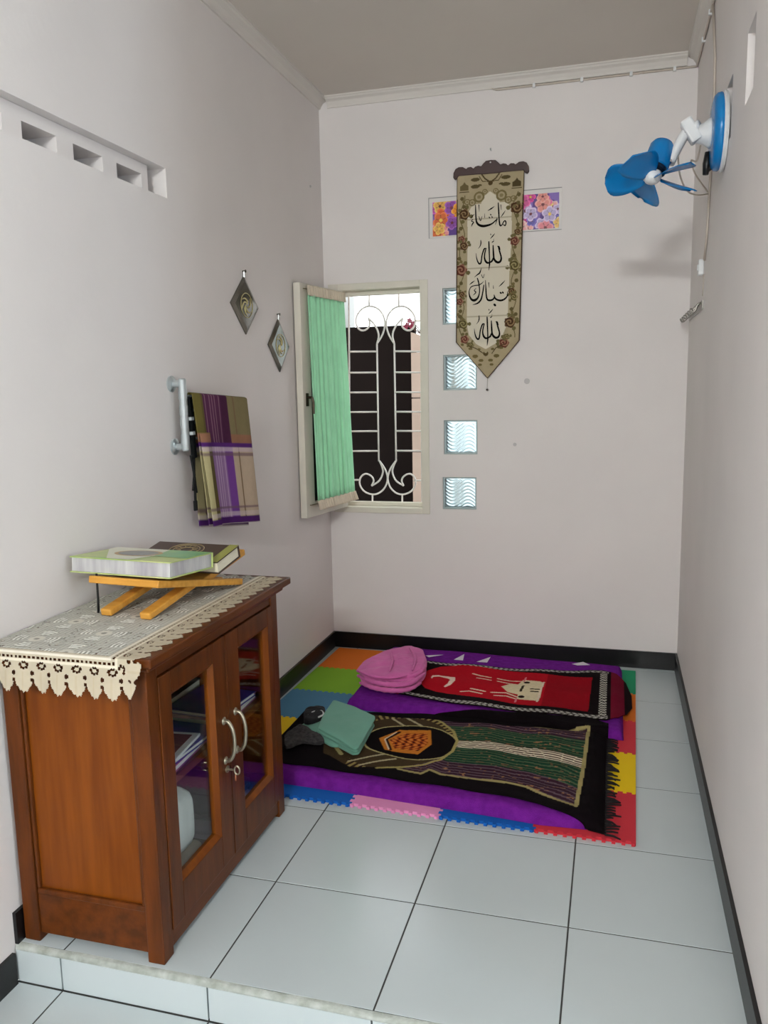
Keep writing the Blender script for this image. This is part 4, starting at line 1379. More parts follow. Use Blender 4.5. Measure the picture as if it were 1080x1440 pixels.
M_LILAC = mat('lilac_cloth', (150, 120, 160), 0.9, rgb2=(176, 150, 180), vscale=14)
M_BEIGEC = mat('beige_cloth', (172, 150, 124), 0.9, var=0.12, vscale=14)
M_WHITEC = mat('white_cloth', (228, 232, 232), 0.9, var=0.05, vscale=10)
M_PINKC2 = mat('dusty_pink_cloth', (170, 112, 108), 0.9, var=0.1, vscale=12)
zb = 0.0622
cloth_blob('folded_cloth', rect(-1.28, -0.965, -0.70, -0.46), 0.045, zb, M_LILAC, 'lilac folded cloth on the cabinet floor behind the left door', 'cloth', layers=2, seed=1)
cloth_blob('folded_cloth', rect(-1.27, -0.98, -0.695, -0.47), 0.032, zb + 0.050, M_BEIGEC, 'beige folded cloth on the lilac cloth inside the cabinet', 'cloth', layers=1, seed=2)
cloth_blob('cloth_bundle', rect(-1.14, -0.99, -0.575, -0.475), 0.16, zb + 0.088, M_WHITEC, 'white upright cloth bundle under the shelf behind the left cabinet door', 'bundle', layers=1, seed=3)
cloth_blob('folded_cloth', rect(-1.295, -1.15, -0.455, -0.375), 0.17, zb, M_PINKC2, 'dusty pink cloth bundle behind the white bundle in the cabinet', 'cloth', layers=3, seed=4)
cloth_blob('folded_cloth', rect(-1.27, -0.97, -0.36, -0.10), 0.05, zb, M_LILAC, 'lilac folded cloth at the bottom behind the right cabinet door', 'cloth', layers=2, seed=6)
cloth_blob('folded_cloth', rect(-1.26, -1.0, -0.35, -0.11), 0.04, zb + 0.056, mat('plum_cloth', (70, 34, 72), 0.9, var=0.1), 'plum folded cloth on the lilac one behind the right cabinet door', 'cloth', layers=2, seed=7)


# ================================================================== lace runner
def lace():
    t = thing('lace_runner', (-1.11, -0.40, CT), 'cream crocheted lace runner with scalloped edge on the cabinet top', 'lace runner')
    zt = CT + 0.0018
    y_edge = -0.817
    drop = 0.098
    st = 0.0020
    x0, x1 = -1.331, -0.900
    y1 = -0.010
    # unfolded coordinates: a across (x), b along from hem (0) up the drop then along the top
    A = np.arange(x0, x1 + st / 2, st)
    Btot = drop + (y1 - y_edge)
    Bb = np.arange(0, Btot + st / 2, st)
    AA, BB = np.meshgrid(A, Bb, indexing='ij')
    yun = np.where(BB < drop, y_edge, y_edge + (BB - drop))
    # world
    fl = np.clip((drop - BB) / drop, 0, 1)
    Xw = AA.copy()
    Yw = np.where(BB < drop, y_edge - 0.006 - 0.010 * fl + 0.004 * np.sin(AA * 52) * fl, yun)
    Zw = np.where(BB < drop, zt - (drop - BB), zt)
    near = (BB >= drop) & (BB < drop + 0.008)
    Zw = np.where(near, zt - 0.0005, Zw)
    # --- pattern masks
    sc = 0.0470
    ph = (AA - x0) / sc
    fr = ph - np.floor(ph)
    # scalloped hem of leaf shaped points (drop side)
    hem = 0.028 * (np.abs(fr - 0.56) * np.where(fr < 0.56, 1 / 0.56, 1 / 0.44)) ** 1.9 + 0.0022 * np.cos(fr * 6.283 * 5)
    keep = BB > hem
    # +x side scallops lying on the top
    fr2 = (BB / sc) - np.floor(BB / sc)
    side = 0.026 * (np.abs(fr2 - 0.62) / 0.62) ** 1.3 * (BB > drop * 0.5) + 0.0015 * np.cos(fr2 * 6.283 * 4)
    dx = x1 - AA
    keep &= dx > np.maximum(side, 0)
    # rounded near corner of the drop
    keep &= ~((BB < drop) & (dx < 0.004 + 0.034 * (1 - BB / drop) ** 1.6))
    # far end scallop
    ye = y1 - yun
    keep &= ~((BB > drop) & (ye < 0.022 * np.abs(fr - 0.5) * 2))
    # wall side
    p = Paint(AA, BB, (190, 178, 156))
    # band structure near both free edges: e = distance from the free edge
    e = np.minimum(BB, dx + 0.008)
    along = np.where(BB < dx + 0.008, fr, fr2)
    inner = (e > 0.100)
    p.put(inner, (178, 176, 166))
    hole = np.zeros_like(keep)
    # eye shaped openings above each leaf, mesh dots between the leaves
    q1 = ((along - 0.5) * sc) ** 2 / 0.0125 ** 2 + (e - 0.064) ** 2 / 0.0085 ** 2
    hole |= (q1 < 1) & (q1 > 0.30) & (np.sin(np.arctan2(e - 0.064, (along - 0.5) * sc) * 7) > -0.2)
    hole |= (np.hypot((along - 0.95 + np.round(0.95 - along)) * sc, e - 0.046) < 0.0042)
    hole |= (np.hypot((along - 0.95 + np.round(0.95 - along)) * sc, e - 0.030) < 0.0036)
    hole |= (np.abs(e - 0.0835) < 0.0018) & (np.sin(along * 6.283 * 4) > 0.1)
    vein = (np.abs(((along - 0.45) * sc)) < 0.0022) & (e < 0.05)
    p.put(vein, (186, 172, 148))
    p.put((np.abs(e - 0.076) < 0.003), (222, 212, 192))
    p.put((np.abs(e - 0.094) < 0.0035), (224, 216, 200))
    # inner field: big flower wheels of ribbed petals on an open ground
    wx, wy = 0.135, 0.150
    gx = (AA - (x0 + 0.02)) / wx
    gy = (BB - 0.10) / wy + 0.5 * (np.floor(gx) % 2)
    cx = (gx - np.floor(gx) - 0.5) * wx
    cy = (gy - np.floor(gy) - 0.5) * wy
    rr = np.hypot(cx, cy)
    an = np.arctan2(cy, cx)
    petals = (rr > 0.028) & (rr < 0.062) & (np.cos(an * 4) > 0.15)
    ribs = np.sin(rr * 2 * np.pi / 0.0105) > -0.1
    p.put(inner & petals & ribs, (232, 230, 222))
    p.put(inner & petals & ~ribs, (150, 148, 138))
    p.put(inner & (rr < 0.020), (214, 210, 198))
    p.put(inner & (rr < 0.007), (150, 148, 138))
    net = (np.abs(np.sin(AA * 260)) < 0.25) | (np.abs(np.sin(BB * 260)) < 0.25)
    p.put(inner & ~petals & (rr > 0.020) & net, (212, 210, 202))
    hole |= inner & ~petals & (rr > 0.066) & ~net & (vnoise(AA * 160, BB * 160, 2) > 0.80)
    p.noise(60, 0.05, 3)
    keep &= ~hole
    Zw = Zw + np.where(inner & petals & ribs, 0.0010, 0.0)
    nu, nv = AA.shape
    P = np.stack([Xw, Yw, Zw], -1).reshape(-1, 3)
    idx = np.arange(nu * nv).reshape(nu, nv)
    kc = keep[:-1, :-1] & keep[1:, :-1] & keep[1:, 1:] & keep[:-1, 1:]
    F = np.stack([idx[:-1, :-1][kc], idx[1:, :-1][kc], idx[1:, 1:][kc], idx[:-1, 1:][kc]], 1)
    used = np.unique(F)
    remap = -np.ones(nu * nv, int)
    remap[used] = np.arange(len(used))
    mb = MB()
    mb.v = [tuple(q) for q in P[used]]
    mb.f = [tuple(int(i) for i in f) for f in remap[F]]
    o = mb.build('lace_cloth', paint_mat('crochet_cotton', 0.9, 0.1), t, colors=p.C.reshape(-1, 4)[used], fix=False)
    o.modifiers.new('solid', 'SOLIDIFY').thickness = 0.0012


lace()


# ================================================================== book stand and books
def bookstand():
    zt = CT + 0.0045
    ang = math.radians(-5.0)
    a = np.array([math.cos(ang), math.sin(ang), 0])      # hinge direction
    b = np.array([-math.sin(ang), math.cos(ang), 0])     # away from the viewer
    O = np.array([-1.112, -0.318, 0.0])
    t = thing('folding_book_stand', (O[0], O[1], zt), 'honey coloured wooden folding book stand on the lace runner', 'book stand')
    zx = 0.826
    k = np.array([0, 0, 1.0])

    def board(y0, z0, y1, z1, w, slots, name):
        """board in the plane of (a) and the direction from (y0,z0) to (y1,z1); foot at (y0,z0); legs split"""
        p0 = O + b * y0 + k * z0
        p1 = O + b * y1 + k * z1
        d = (p1 - p0)
        ln = float(np.linalg.norm(d))
        d /= ln
        n = np.cross(a, d)
        th = 0.0095
        mid = math.hypot(y0, zx - z0) / ln
        # upper plate
        m = MB()
        m.obox(p0 + d * ln * (mid + 1) / 2, a, d, n, w / 2, ln * (1 - mid) / 2, th)
        up = m.build('stand_board', M_PINE, t, bevel=0.003)
        return p0, p1, d, n, ln, mid, th
    # board 1: feet near, rises away; board 2: feet far, rises toward the viewer
    p0, p1, d, n, ln, mid, th = board(-0.222, zt + 0.008, 0.235, 0.872, 0.19, None, 'near')
    for s0, s1 in ((-0.079, -0.045), (0.045, 0.079)):
        MB().obox(p0 + d * ln * mid / 2 + a * (s0 + s1) / 2, a, d, n, (s1 - s0) / 2, ln * mid / 2, th).build('stand_leg', M_PINE, t, bevel=0.004)
    q0, q1, d2, n2, ln2, mid2, th = board(0.190, zt + 0.008, -0.222, 0.878, 0.22, None, 'far')
    for s0, s1 in ((-0.110, -0.083), (-0.040, 0.040), (0.083, 0.110)):
        MB().obox(q0 + d2 * ln2 * mid2 / 2 + a * (s0 + s1) / 2, a, d2, n2, (s1 - s0) / 2, ln2 * mid2 / 2, th).build('stand_leg', M_PINE, t, bevel=0.004)

    # ---- big silver-edged book
    def book(c, ax, ay, az, hx, hy, h, name, label, cover_m, page_m, spine_side, over=0.004):
        g = thing(name, tuple(c), label, 'book')
        cv = 0.003
        MB().obox(c + az * h / 2, ax, ay, az, hx - over, hy - over, h / 2 - cv).build('page_block', page_m, g, bevel=0.001)
        MB().obox(c + az * cv / 2, ax, ay, az, hx, hy, cv / 2).build('back_cover', cover_m, g, bevel=0.0008)
        fc = MB().obox(c + az * (h - cv / 2), ax, ay, az, hx, hy, cv / 2).build('front_cover', cover_m, g, bevel=0.0008)
        MB().obox(c + az * h / 2 + ay * (hy - 0.0015), ax, ay, az, hx, 0.0015, h / 2).build('spine', cover_m, g, bevel=0.0008)
        return g, fc
    M_SILVER = mat('silver_page_edges', (178, 174, 182), 0.35, metal=0.35, rgb2=(226, 226, 224), vscale=20, stretch=(1.6, 1.6, 0.15))
    M_GREENC = mat('green_yellow_cover', (150, 184, 92), 0.3, rgb2=(214, 216, 150), vscale=7)
    M_BROWNC = mat('brown_leather_cover', (72, 54, 46), 0.4, var=0.08, vscale=20)
    an2 = math.radians(-4.0)
    bx = np.array([math.cos(an2), math.sin(an2), 0])
    slope = -0.07
    by = np.array([-math.sin(an2), math.cos(an2), slope])
    by /= np.linalg.norm(by)
    bz = np.cross(bx, by)
    H1 = 0.043
    NL = np.array([-1.308, -0.515, 0.8905])
    W1_, D1 = 0.315, 0.205
    c = NL + bx * W1_ / 2 + by * D1 / 2
    g, fc = book(c, bx, by, bz, W1_ / 2, D1 / 2, H1, 'scripture_book', 'thick book with green cover and silver page edges on the book stand', M_GREENC, M_SILVER, 1)
    top = c + bz * (H1 + 0.0004)
    # cover art: white band, teal patch and an oval medallion
    def flat_patch(poly, m, name, lift):
        return MB().add([top + bx * x + by * y + bz * lift for x, y in poly], [tuple(range(len(poly)))]).build(name, m, fc)
    flat_patch([(-0.157, 0.06), (-0.04, -0.10), (0.03, -0.10), (0.06, 0.02), (0.02, 0.10), (-0.157, 0.10)], mat('pale_cover_band', (226, 226, 206), 0.3), 'cover_band', 0.0002)
    flat_patch([(0.02, 0.10), (0.157, 0.10), (0.157, -0.03), (0.05, -0.02)], mat('teal_cover_patch', (104, 176, 140), 0.3, rgb2=(150, 196, 120), vscale=14), 'cover_patch', 0.0004)
    el = [(0.07 * math.cos(q) - 0.02, 0.052 * math.sin(q) + 0.01) for q in np.linspace(0, 2 * math.pi, 36, endpoint=False)]
    flat_patch(el, mat('gold_medallion', (190, 154, 96), 0.35), 'cover_medallion', 0.0006)
    flat_patch([(x * 0.84 - 0.003, y * 0.84 + 0.0015) for x, y in el], mat('slate_medallion', (120, 124, 132), 0.35, rgb2=(150, 150, 140), vscale=40), 'cover_medallion', 0.0008)
    rb = MB()
    r0 = NL + bx * 0.088 + by * 0.004
    foot = np.array([r0[0] - 0.004, r0[1] - 0.004, zt])
    rb.tube([r0 + np.array([0, -0.006, 0.002]), foot + np.array([0.002, 0, 0.04]), foot + np.array([0, 0, 0.003])], [0.0028, 0.0030, 0.0034], 8)
    rb.build('bookmark_ribbon', mat('black_ribbon', (16, 15, 16), 0.7), g, smooth=True)
    # ---- brown book behind, leaning on the far board
    an3 = math.radians(-4.0)
    cx3 = np.array([math.cos(an3), math.sin(an3), 0])
    cy3 = np.array([-math.sin(an3), math.cos(an3), 0.205])
    cy3 /= np.linalg.norm(cy3)
    cz3 = np.cross(cx3, cy3)
    H2 = 0.036
    FR = np.array([-0.962, -0.190, 0.0])
    W3_, D3 = 0.272, 0.125
    FRb = np.array([-0.962, -0.196, 0.880])
    c3 = FRb - cx3 * W3_ / 2 - cy3 * D3 / 2
    g3, fc3 = book(c3, cx3, cy3, cz3, W3_ / 2, D3 / 2, H2, 'scripture_book', 'brown covered book with cream pages leaning on the far side of the stand', M_BROWNC, M_PAGE, 1)
    top3 = c3 + cz3 * (H2 + 0.0004)
    ed = MB()
    ed.add([top3 + cx3 * x + cy3 * y + cz3 * 0.0003 for x, y in ((W3_ / 2 - 0.030, -D3 / 2), (W3_ / 2, -D3 / 2), (W3_ / 2, D3 / 2), (W3_ / 2 - 0.030, D3 / 2))], [(0, 1, 2, 3)])
    ed.build('green_cover_edge', mat('olive_cover_edge', (150, 150, 78), 0.4), fc3)
    gd = mat('gold_tooling', (168, 150, 112), 0.4, metal=0.3)
    em = MB()
    for rr_ in (0.055, 0.042, 0.02):
        ring = [top3 + cx3 * (rr_ * math.cos(q) - 0.01) + cy3 * (rr_ * 0.75 * math.sin(q) + 0.012) + cz3 * 0.0006 for q in np.linspace(0, 2 * math.pi, 33)]
        em.tube(ring, 0.0012, 4)
    for q in range(12):
        aa = q * math.pi / 6
        em.tube([top3 + cx3 * (r_ * math.cos(aa) - 0.01) + cy3 * (r_ * 0.75 * math.sin(aa) + 0.012) + cz3 * 0.0006 for r_ in (0.02, 0.036)], 0.001, 4)
    em.build('gold_emblem', gd, fc3)


bookstand()

# ================================================================== floor: foam mats
MAT_H = 0.010


def foam_mats():
    W, Hh = 0.3005, 0.307
    rot = math.radians(-1.25)
    org = np.array([0.174, 0.022])              # front right corner
    ex = np.array([math.cos(rot), math.sin(rot)])
    ey = np.array([-math.sin(rot), math.cos(rot)])
    cols = {'orange': (226, 116, 32), 'lime': (134, 184, 44), 'steel': (78, 130, 162), 'yellow': (236, 196, 10), 'blue': (8, 92, 178), 'pink': (230, 148, 194), 'red': (200, 48, 60), 'green': (30, 146, 100)}
    # (column from right, row from front)
    lay = [(4, 4, 'orange', 'orange foam mat in the corner by the left wall'), (4, 3, 'lime', 'lime green foam mat next to the orange corner tile'),
           (4, 2, 'steel', 'steel blue foam mat left of the teal cloth'), (4, 1, 'yellow', 'yellow foam mat between the cabinet and the dark prayer rug'),
           (3, 0, 'blue', 'blue foam mat beside the cabinet foot'), (2, 0, 'pink', 'pink foam mat under the purple pad edge'), (1, 0, 'blue', 'dark blue foam mat between the pink and red tiles'),
           (0, 0, 'red', 'red foam mat at the front corner by the rug fringe'), (0, 1, 'yellow', 'yellow foam mat beside the rug fringe'), (0, 2, 'red', 'red foam mat between the yellow and orange tiles near the right wall'),
           (0, 3, 'orange', 'orange foam mat next to the green one near the right wall'), (0, 4, 'green', 'green foam mat in the far corner by the right wall'),
           (4, 0, 'blue', 'blue foam mat mostly hidden behind the cabinet'),
           (3, 4, 'orange', 'foam mat mostly hidden under the pink cloth'), (3, 3, 'lime', 'lime foam mat beside the pink cloth'), (3, 2, 'steel', 'steel blue foam mat under the teal cloth')]
    nt, dpt = 10, 0.011

    def edge(p, q, teeth):
        """points from p to q (q excluded) with jigsaw teeth; normal offset to the left of the fixed direction"""
        p, q = np.asarray(p, float), np.asarray(q, float)
        if not teeth:
            return [p]
        flip = (q[0] - p[0]) + (q[1] - p[1]) < 0
        a, b = (q, p) if flip else (p, q)
        dd = b - a
        ln = np.linalg.norm(dd)
        dd /= ln
        nn = np.array([-dd[1], dd[0]])
        out = [a]
        m = 2 * nt + 1
        for k in range(m):
            o = (dpt / 2 if k % 2 else -dpt / 2)
            e_ = 0.10 * ln / m * (1 if k % 2 else -1)
            s0, s1 = k * ln / m, (k + 1) * ln / m
            if k == 0: s0 += ln / m * 0.2
            if k == m - 1: s1 -= ln / m * 0.2
            out += [a + dd * (s0 - e_) + nn * o, a + dd * (s1 + e_) + nn * o]
        out.append(b)
        if flip:
            out = out[::-1]
        return out[:-1]
    for (c, r, col, lab) in lay:
        x1, x0 = -c * W, -(c + 1) * W
        y0, y1 = r * Hh, (r + 1) * Hh
        if c == 4:
            x0 += 0.004
        poly = edge((x0, y0), (x1, y0), True) + edge((x1, y0), (x1, y1), c > 0) + edge((x1, y1), (x0, y1), r < 4) + edge((x0, y1), (x0, y0), c < 4)
        # shrink a touch so neighbours never intersect
        cen = np.array([(x0 + x1) / 2, (y0 + y1) / 2])
        poly = [cen + (q - cen) * 0.997 for q in poly]
        pw = [org + ex * q[0] + ey * q[1] for q in poly]
        m = mat('foam_' + col, cols[col], 0.75, var=0.03, vscale=6, bump=0.12, bscale=300, spec=0.3)
        o = MB().prism([tuple(q) for q in pw], (1, 0, 0), (0, 1, 0), (0, 0, 1), (0, 0, 0.0004), MAT_H).build('foam_mat', m)
        tag(o, lab, 'foam tile', 'interlocking foam mats')


foam_mats()


# ================================================================== purple pads
def interp(xs_, ys_):
    return lambda q: np.interp(q, xs_, ys_)


Z0 = MAT_H + 0.0008


def pad(name, xl, xr, yn, yf, height, material, label, cat, nu=110, nv=50, rnd=0.03, seed=1, lump=0.004):
    """soft pad: near and far edge curves yn(x), yf(x)"""
    U, V = np.meshgrid(np.linspace(0, 1, nu), np.linspace(0, 1, nv), indexing='ij')
    X = xl + (xr - xl) * U
    yn_, yf_ = yn(X), yf(X)
    Y = yn_ + (yf_ - yn_) * V
    du = np.minimum(U, 1 - U) * (xr - xl)
    dv = np.minimum(V, 1 - V) * (yf_ - yn_)
    e = np.minimum(du, dv)
    prof = np.sqrt(np.clip(1 - (1 - np.clip(e / rnd, 0, 1)) ** 2, 0, 1))
    hh = height(X, Y) if callable(height) else height
    Zt = Z0 + 0.001 + hh * prof + lump * (vnoise(X * 9, Y * 12, seed) - 0.5) * prof
    mb = MB()
    mb.grid(np.stack([X, Y, Zt], -1))
    Pb = np.stack([X, Y, np.full_like(X, Z0)], -1)
    n0 = len(mb.v)
    loop = [(i, 0) for i in range(nu)] + [(nu - 1, j) for j in range(1, nv)] + [(i, nv - 1) for i in range(nu - 2, -1, -1)] + [(0, j) for j in range(nv - 2, 0, -1)]
    for (i, j) in loop:
        mb.v.append(tuple(Pb[i, j]))
    m = len(loop)
    for k in range(m):
        i, j = loop[k]
        i2, j2 = loop[(k + 1) % m]
        mb.f.append((i * nv + j, i2 * nv + j2, n0 + (k + 1) % m, n0 + k))
    mb.f.append(tuple(n0 + k for k in range(m)))
    return mb.build(name, material, smooth=True)


padA_n = interp([-1.12, -0.98, -0.73, -0.43, -0.24, -0.11, 0.03], [0.125, 0.117, 0.105, 0.083, 0.068, 0.055, 0.062])
padA_f = interp([-1.12, 0.03], [0.66, 0.71])
hA = lambda X, Y: 0.040 - 0.010 * np.clip((X + 0.25) / 0.3, 0, 1)
pA = pad('purple_pad', -1.12, 0.03, padA_n, padA_f, hA, M_PURPLE, None, None)
tag(pA, 'purple towelling pad under the dark striped prayer rug', 'pad')
padB_n = interp([-1.0, -0.9, -0.5, -0.2, 0.02, 0.13], [0.83, 0.80, 0.80, 0.79, 0.74, 0.745])
padB_f = interp([-1.0, -0.6, 0.15], [1.585, 1.578, 1.53])
pB = pad('purple_pad', -1.0, 0.145, padB_n, padB_f, lambda X, Y: 0.034 + 0 * X, M_PURPLE, None, None, seed=4)
tag(pB, 'purple towelling pad with white triangles under the red prayer rug', 'pad')
# white triangle print along its far edge
M_WPRINT = mat('white_towel_print', (226, 218, 226), 0.9)
for poly in (((598, 922), (624, 921), (603, 924.5)), ((638, 928), (653, 920), (651, 929)), ((670, 931), (690, 924), (685, 932)), ((804, 934), (820, 931), (830, 935.5), (812, 936))):
    pts = [PF(u, v, Z0 + 0.036) for u, v in poly]
    MB().add([q + np.array([0, 0, 0.0012]) for q in pts], [tuple(range(len(pts)))]).build('printed_triangle', M_WPRINT, pB, fix=False)


# ================================================================== prayer rugs
def rug_grid(xs_u, yn, yf, nv, zfun):
    U = np.asarray(xs_u)
    V = np.linspace(0, 1, nv)
    X = np.repeat(U[:, None], nv, 1)
    Y = yn(X) + (yf(X) - yn(X)) * V[None]
    Z = zfun(X, Y)
    return X, Y, Z


def rugA():
    t = thing('prayer_rug', (-0.5, 0.45, Z0), 'dark prayer rug with green striped field, gold border and orange hexagon', 'prayer rug')
    x0, x1 = -1.115, 0.088
    yn = interp([-1.12, -1.0, -0.82, -0.59, -0.39, -0.115, 0.0, 0.088], [0.19, 0.178, 0.168, 0.153, 0.14, 0.108, 0.070, 0.040])
    yf = interp([-1.12, -1.0, -0.75, -0.34, 0.0, 0.088], [0.675, 0.735, 0.785, 0.83, 0.835, 0.800])

    def zf(X, Y):
        edge = np.clip((Y - padA_n(X)) / 0.035, 0, 1)
        hgt = Z0 + 0.003 + (hA(X, Y) + 0.0045) * np.sqrt(1 - (1 - edge) ** 2)
        over = np.clip((X - 0.030) / 0.050, 0, 1)
        low = Z0 + 0.004
        z = hgt * (1 - over ** 1.5) + low * over ** 1.5
        fo = np.clip((Y - padA_f(X) + 0.02) / 0.08, 0, 1)
        padb = np.clip((Y - padB_n(X)) / 0.03, 0, 1)
        zfar = np.where(padb > 0, Z0 + 0.002 + 0.040 * np.sqrt(1 - (1 - padb) ** 2), Z0 + 0.006)
        z = z * (1 - fo) + np.maximum(zfar, Z0 + 0.012) * fo
        z = z + 0.0022 * np.sin(Y * 70 + X * 6) * np.clip((X + 0.4) / 0.2, 0, 1) * (1 - over) + 0.002 * np.sin(X * 28 + Y * 9)
        return np.maximum(z, Z0 + 0.003)
    X, Y, Z = rug_grid(np.linspace(x0, x1, 420), yn, yf, 210, zf)
    fp = lambda u, v: PF(u, v, 0.052)[:2]
    BLK_ = (16, 10, 13)
    p = Paint(X, Y, BLK_)
    # main field between gold lines
    near_g = [fp(*q) for q in ((455, 1062), (475, 1068), (500, 1076), (527, 1082), (560, 1083), (592, 1090), (604, 1085), (620, 1092), (660, 1096), (700, 1102), (740, 1108), (775, 1120), (810, 1134))]
    far_g = [fp(*q) for q in ((828, 1021), (780, 1018), (740, 1017), (700, 1011), (660, 1009), (620, 1009), (590, 1007), (560, 1003), (530, 1000), (480, 1003), (455, 1030))]
    fieldp = [tuple(q) for q in near_g] + [tuple(q) for q in far_g]
    fld = inpoly(X, Y, fieldp)
    p.put(fld, (64, 40, 52))
    # stripes run along the rug: coordinate w across
    yn_g = np.interp(X, [q[0] for q in near_g], [q[1] for q in near_g])
    fg = sorted([tuple(q) for q in far_g])
    yf_g = np.interp(X, [q[0] for q in fg], [q[1] for q in fg])
    w = (Y - yn_g) / (yf_g - yn_g + 1e-6)
    st = fld & (X > -0.60)
    wob = w * 27 + 0.22 * np.sin(X * 22) + 0.12 * np.sin(X * 51 + w * 6)
    s = wob - np.floor(wob)
    grn = st & (((w > 0.20) & (w < 0.44)) | ((w > 0.56) & (w < 0.80)))
    p.put(grn, (26, 62, 44))
    p.put(grn & (s < 0.36), (78, 96, 68))
    p.put(grn & (s > 0.8), (26, 44, 36))
    pur = st & ((w < 0.20) | (w > 0.80))
    p.put(pur, (52, 28, 42))
    p.put(pur & (s < 0.34), (98, 78, 88))
    mid = st & (w > 0.44) & (w < 0.56)
    p.put(mid, (66, 26, 26))
    wm = (w - 0.44) / 0.12 * 5 + 0.05 * np.sin(X * 25)
    p.put(mid & ((wm - np.floor(wm)) < 0.52), (226, 214, 188))
    fleck = st & (vnoise(X * 60, Y * 160, 7) > 0.86)
    p.put(fleck & ~mid, (150, 106, 74))
    # head end: brown ground with pale diagonals
    hd = fld & (X < -0.60)
    p.put(hd, (66, 52, 34))
    arch = [fp(*q) for q in ((492, 1080), (530, 1082), (570, 1079), (600, 1075), (622, 1068), (638, 1054), (643, 1040), (638, 1028), (622, 1018), (600, 1010), (585, 1008), (560, 1004), (500, 1003), (455, 1030), (455, 1060))]
    p.poly(arch, (66, 52, 34))
    tooth = inpoly(X, Y, arch)
    # comb-like edge rays
    rib = fp(560, 1046)
    ang = np.arctan2(Y - rib[1], X - rib[0])
    rad = np.hypot((X - rib[0]) / 0.245, (Y - rib[1]) / 0.285)
    p.put(tooth & (rad > 0.80) & (X > -0.80) & (np.sin(ang * 60) > 0), (154, 134, 80))
    p.put(tooth & (rad > 0.80) & (X > -0.80) & (np.sin(ang * 60) <= 0), (48, 32, 26))
    for a, b in (((552, 1012), (575, 1026)), ((570, 1010), (594, 1024)), ((490, 1072), (542, 1063)), ((506, 1078), (556, 1069))):
        p.line([fp(*a), fp(*b)], 0.010, (176, 164, 130))
    ell = [fp(*q) for q in ((513, 1042), (524, 1032), (545, 1025), (575, 1023), (610, 1027), (630, 1034), (641, 1044), (634, 1058), (618, 1068), (590, 1070), (560, 1066), (530, 1059), (516, 1052))]
    ell = catmull(np.array(ell + [ell[0]]), 0.01)
    p.line(ell, 0.014, (176, 164, 110))
    p.poly(ell, (14, 8, 10))
    p.line([fp(*q) for q in ((622, 1018), (638, 1030), (643, 1044), (637, 1058), (620, 1071), (595, 1078), (530, 1083))], 0.011, (164, 150, 92))
    p.line([fp(*q) for q in ((622, 1018), (606, 1011), (590, 1008))], 0.011, (164, 150, 92))
    hexp = [fp(*q) for q in ((533, 1041), (562, 1028), (606, 1030), (607, 1050), (588, 1063), (541, 1057))]
    p.poly(hexp, (196, 118, 40))
    c = np.mean(hexp, 0)
    hx2 = [c + (np.array(q) - c) * 0.72 + np.array([0.012, 0]) for q in hexp]
    p.line([fp(*q) for q in ((562, 1031), (543, 1042), (549, 1056))], 0.013, (40, 16, 12))
    p.line([fp(*q) for q in ((558, 1031), (541, 1042), (547, 1056))], 0.005, (220, 200, 170))
    p.poly(hx2, (150, 62, 24))
    wv = np.sin((X - c[0]) * 210 + 3 * np.sin((Y - c[1]) * 60)) * np.sin((Y - c[1]) * 150 + 2)
    p.put(inpoly(X, Y, hx2) & (wv > 0.15), (206, 120, 48))
    p.put(inpoly(X, Y, hx2) & (wv < -0.62), (44, 14, 10))
    # gold border lines
    p.line(near_g[4:], 0.012, (160, 146, 96))
    p.line(far_g[:9], 0.012, (160, 146, 96))
    p.line([near_g[-1], fp(820, 1080), far_g[0]], 0.013, (160, 146, 96))
    p.line([fp(468, 1047), fp(480, 1062)], 0.016, (170, 156, 104))
    p.noise(120, 0.12, 5)
    P = np.stack([X, Y, Z], -1)
    MB().grid(P).build('rug_cloth', paint_mat('woven_rug', 0.95, 0.08, bump=0.2, bscale=900), t, smooth=True, colors=p.C.reshape(-1, 4), solid=0.0025)
    # fringe
    fr = MB()
    r2 = np.random.default_rng(9)
    for k in range(46):
        v = k / 45
        y = yn(x1) + (yf(x1) - yn(x1)) * v * 0.98
        ln = r2.uniform(0.02, 0.045)
        sl = r2.uniform(-0.02, 0.02)
        z = Z0 + 0.005
        fr.tube([(x1 - 0.004, y, z), (x1 + ln * 0.5, y + sl * 0.4 - 0.004, z + 0.002), (x1 + ln, y + sl - 0.008, z - 0.001)], [0.004, 0.0035, 0.0025], 5)
    o = fr.build('fringe', mat('black_fringe', (18, 13, 16), 0.95), t)


rugA()


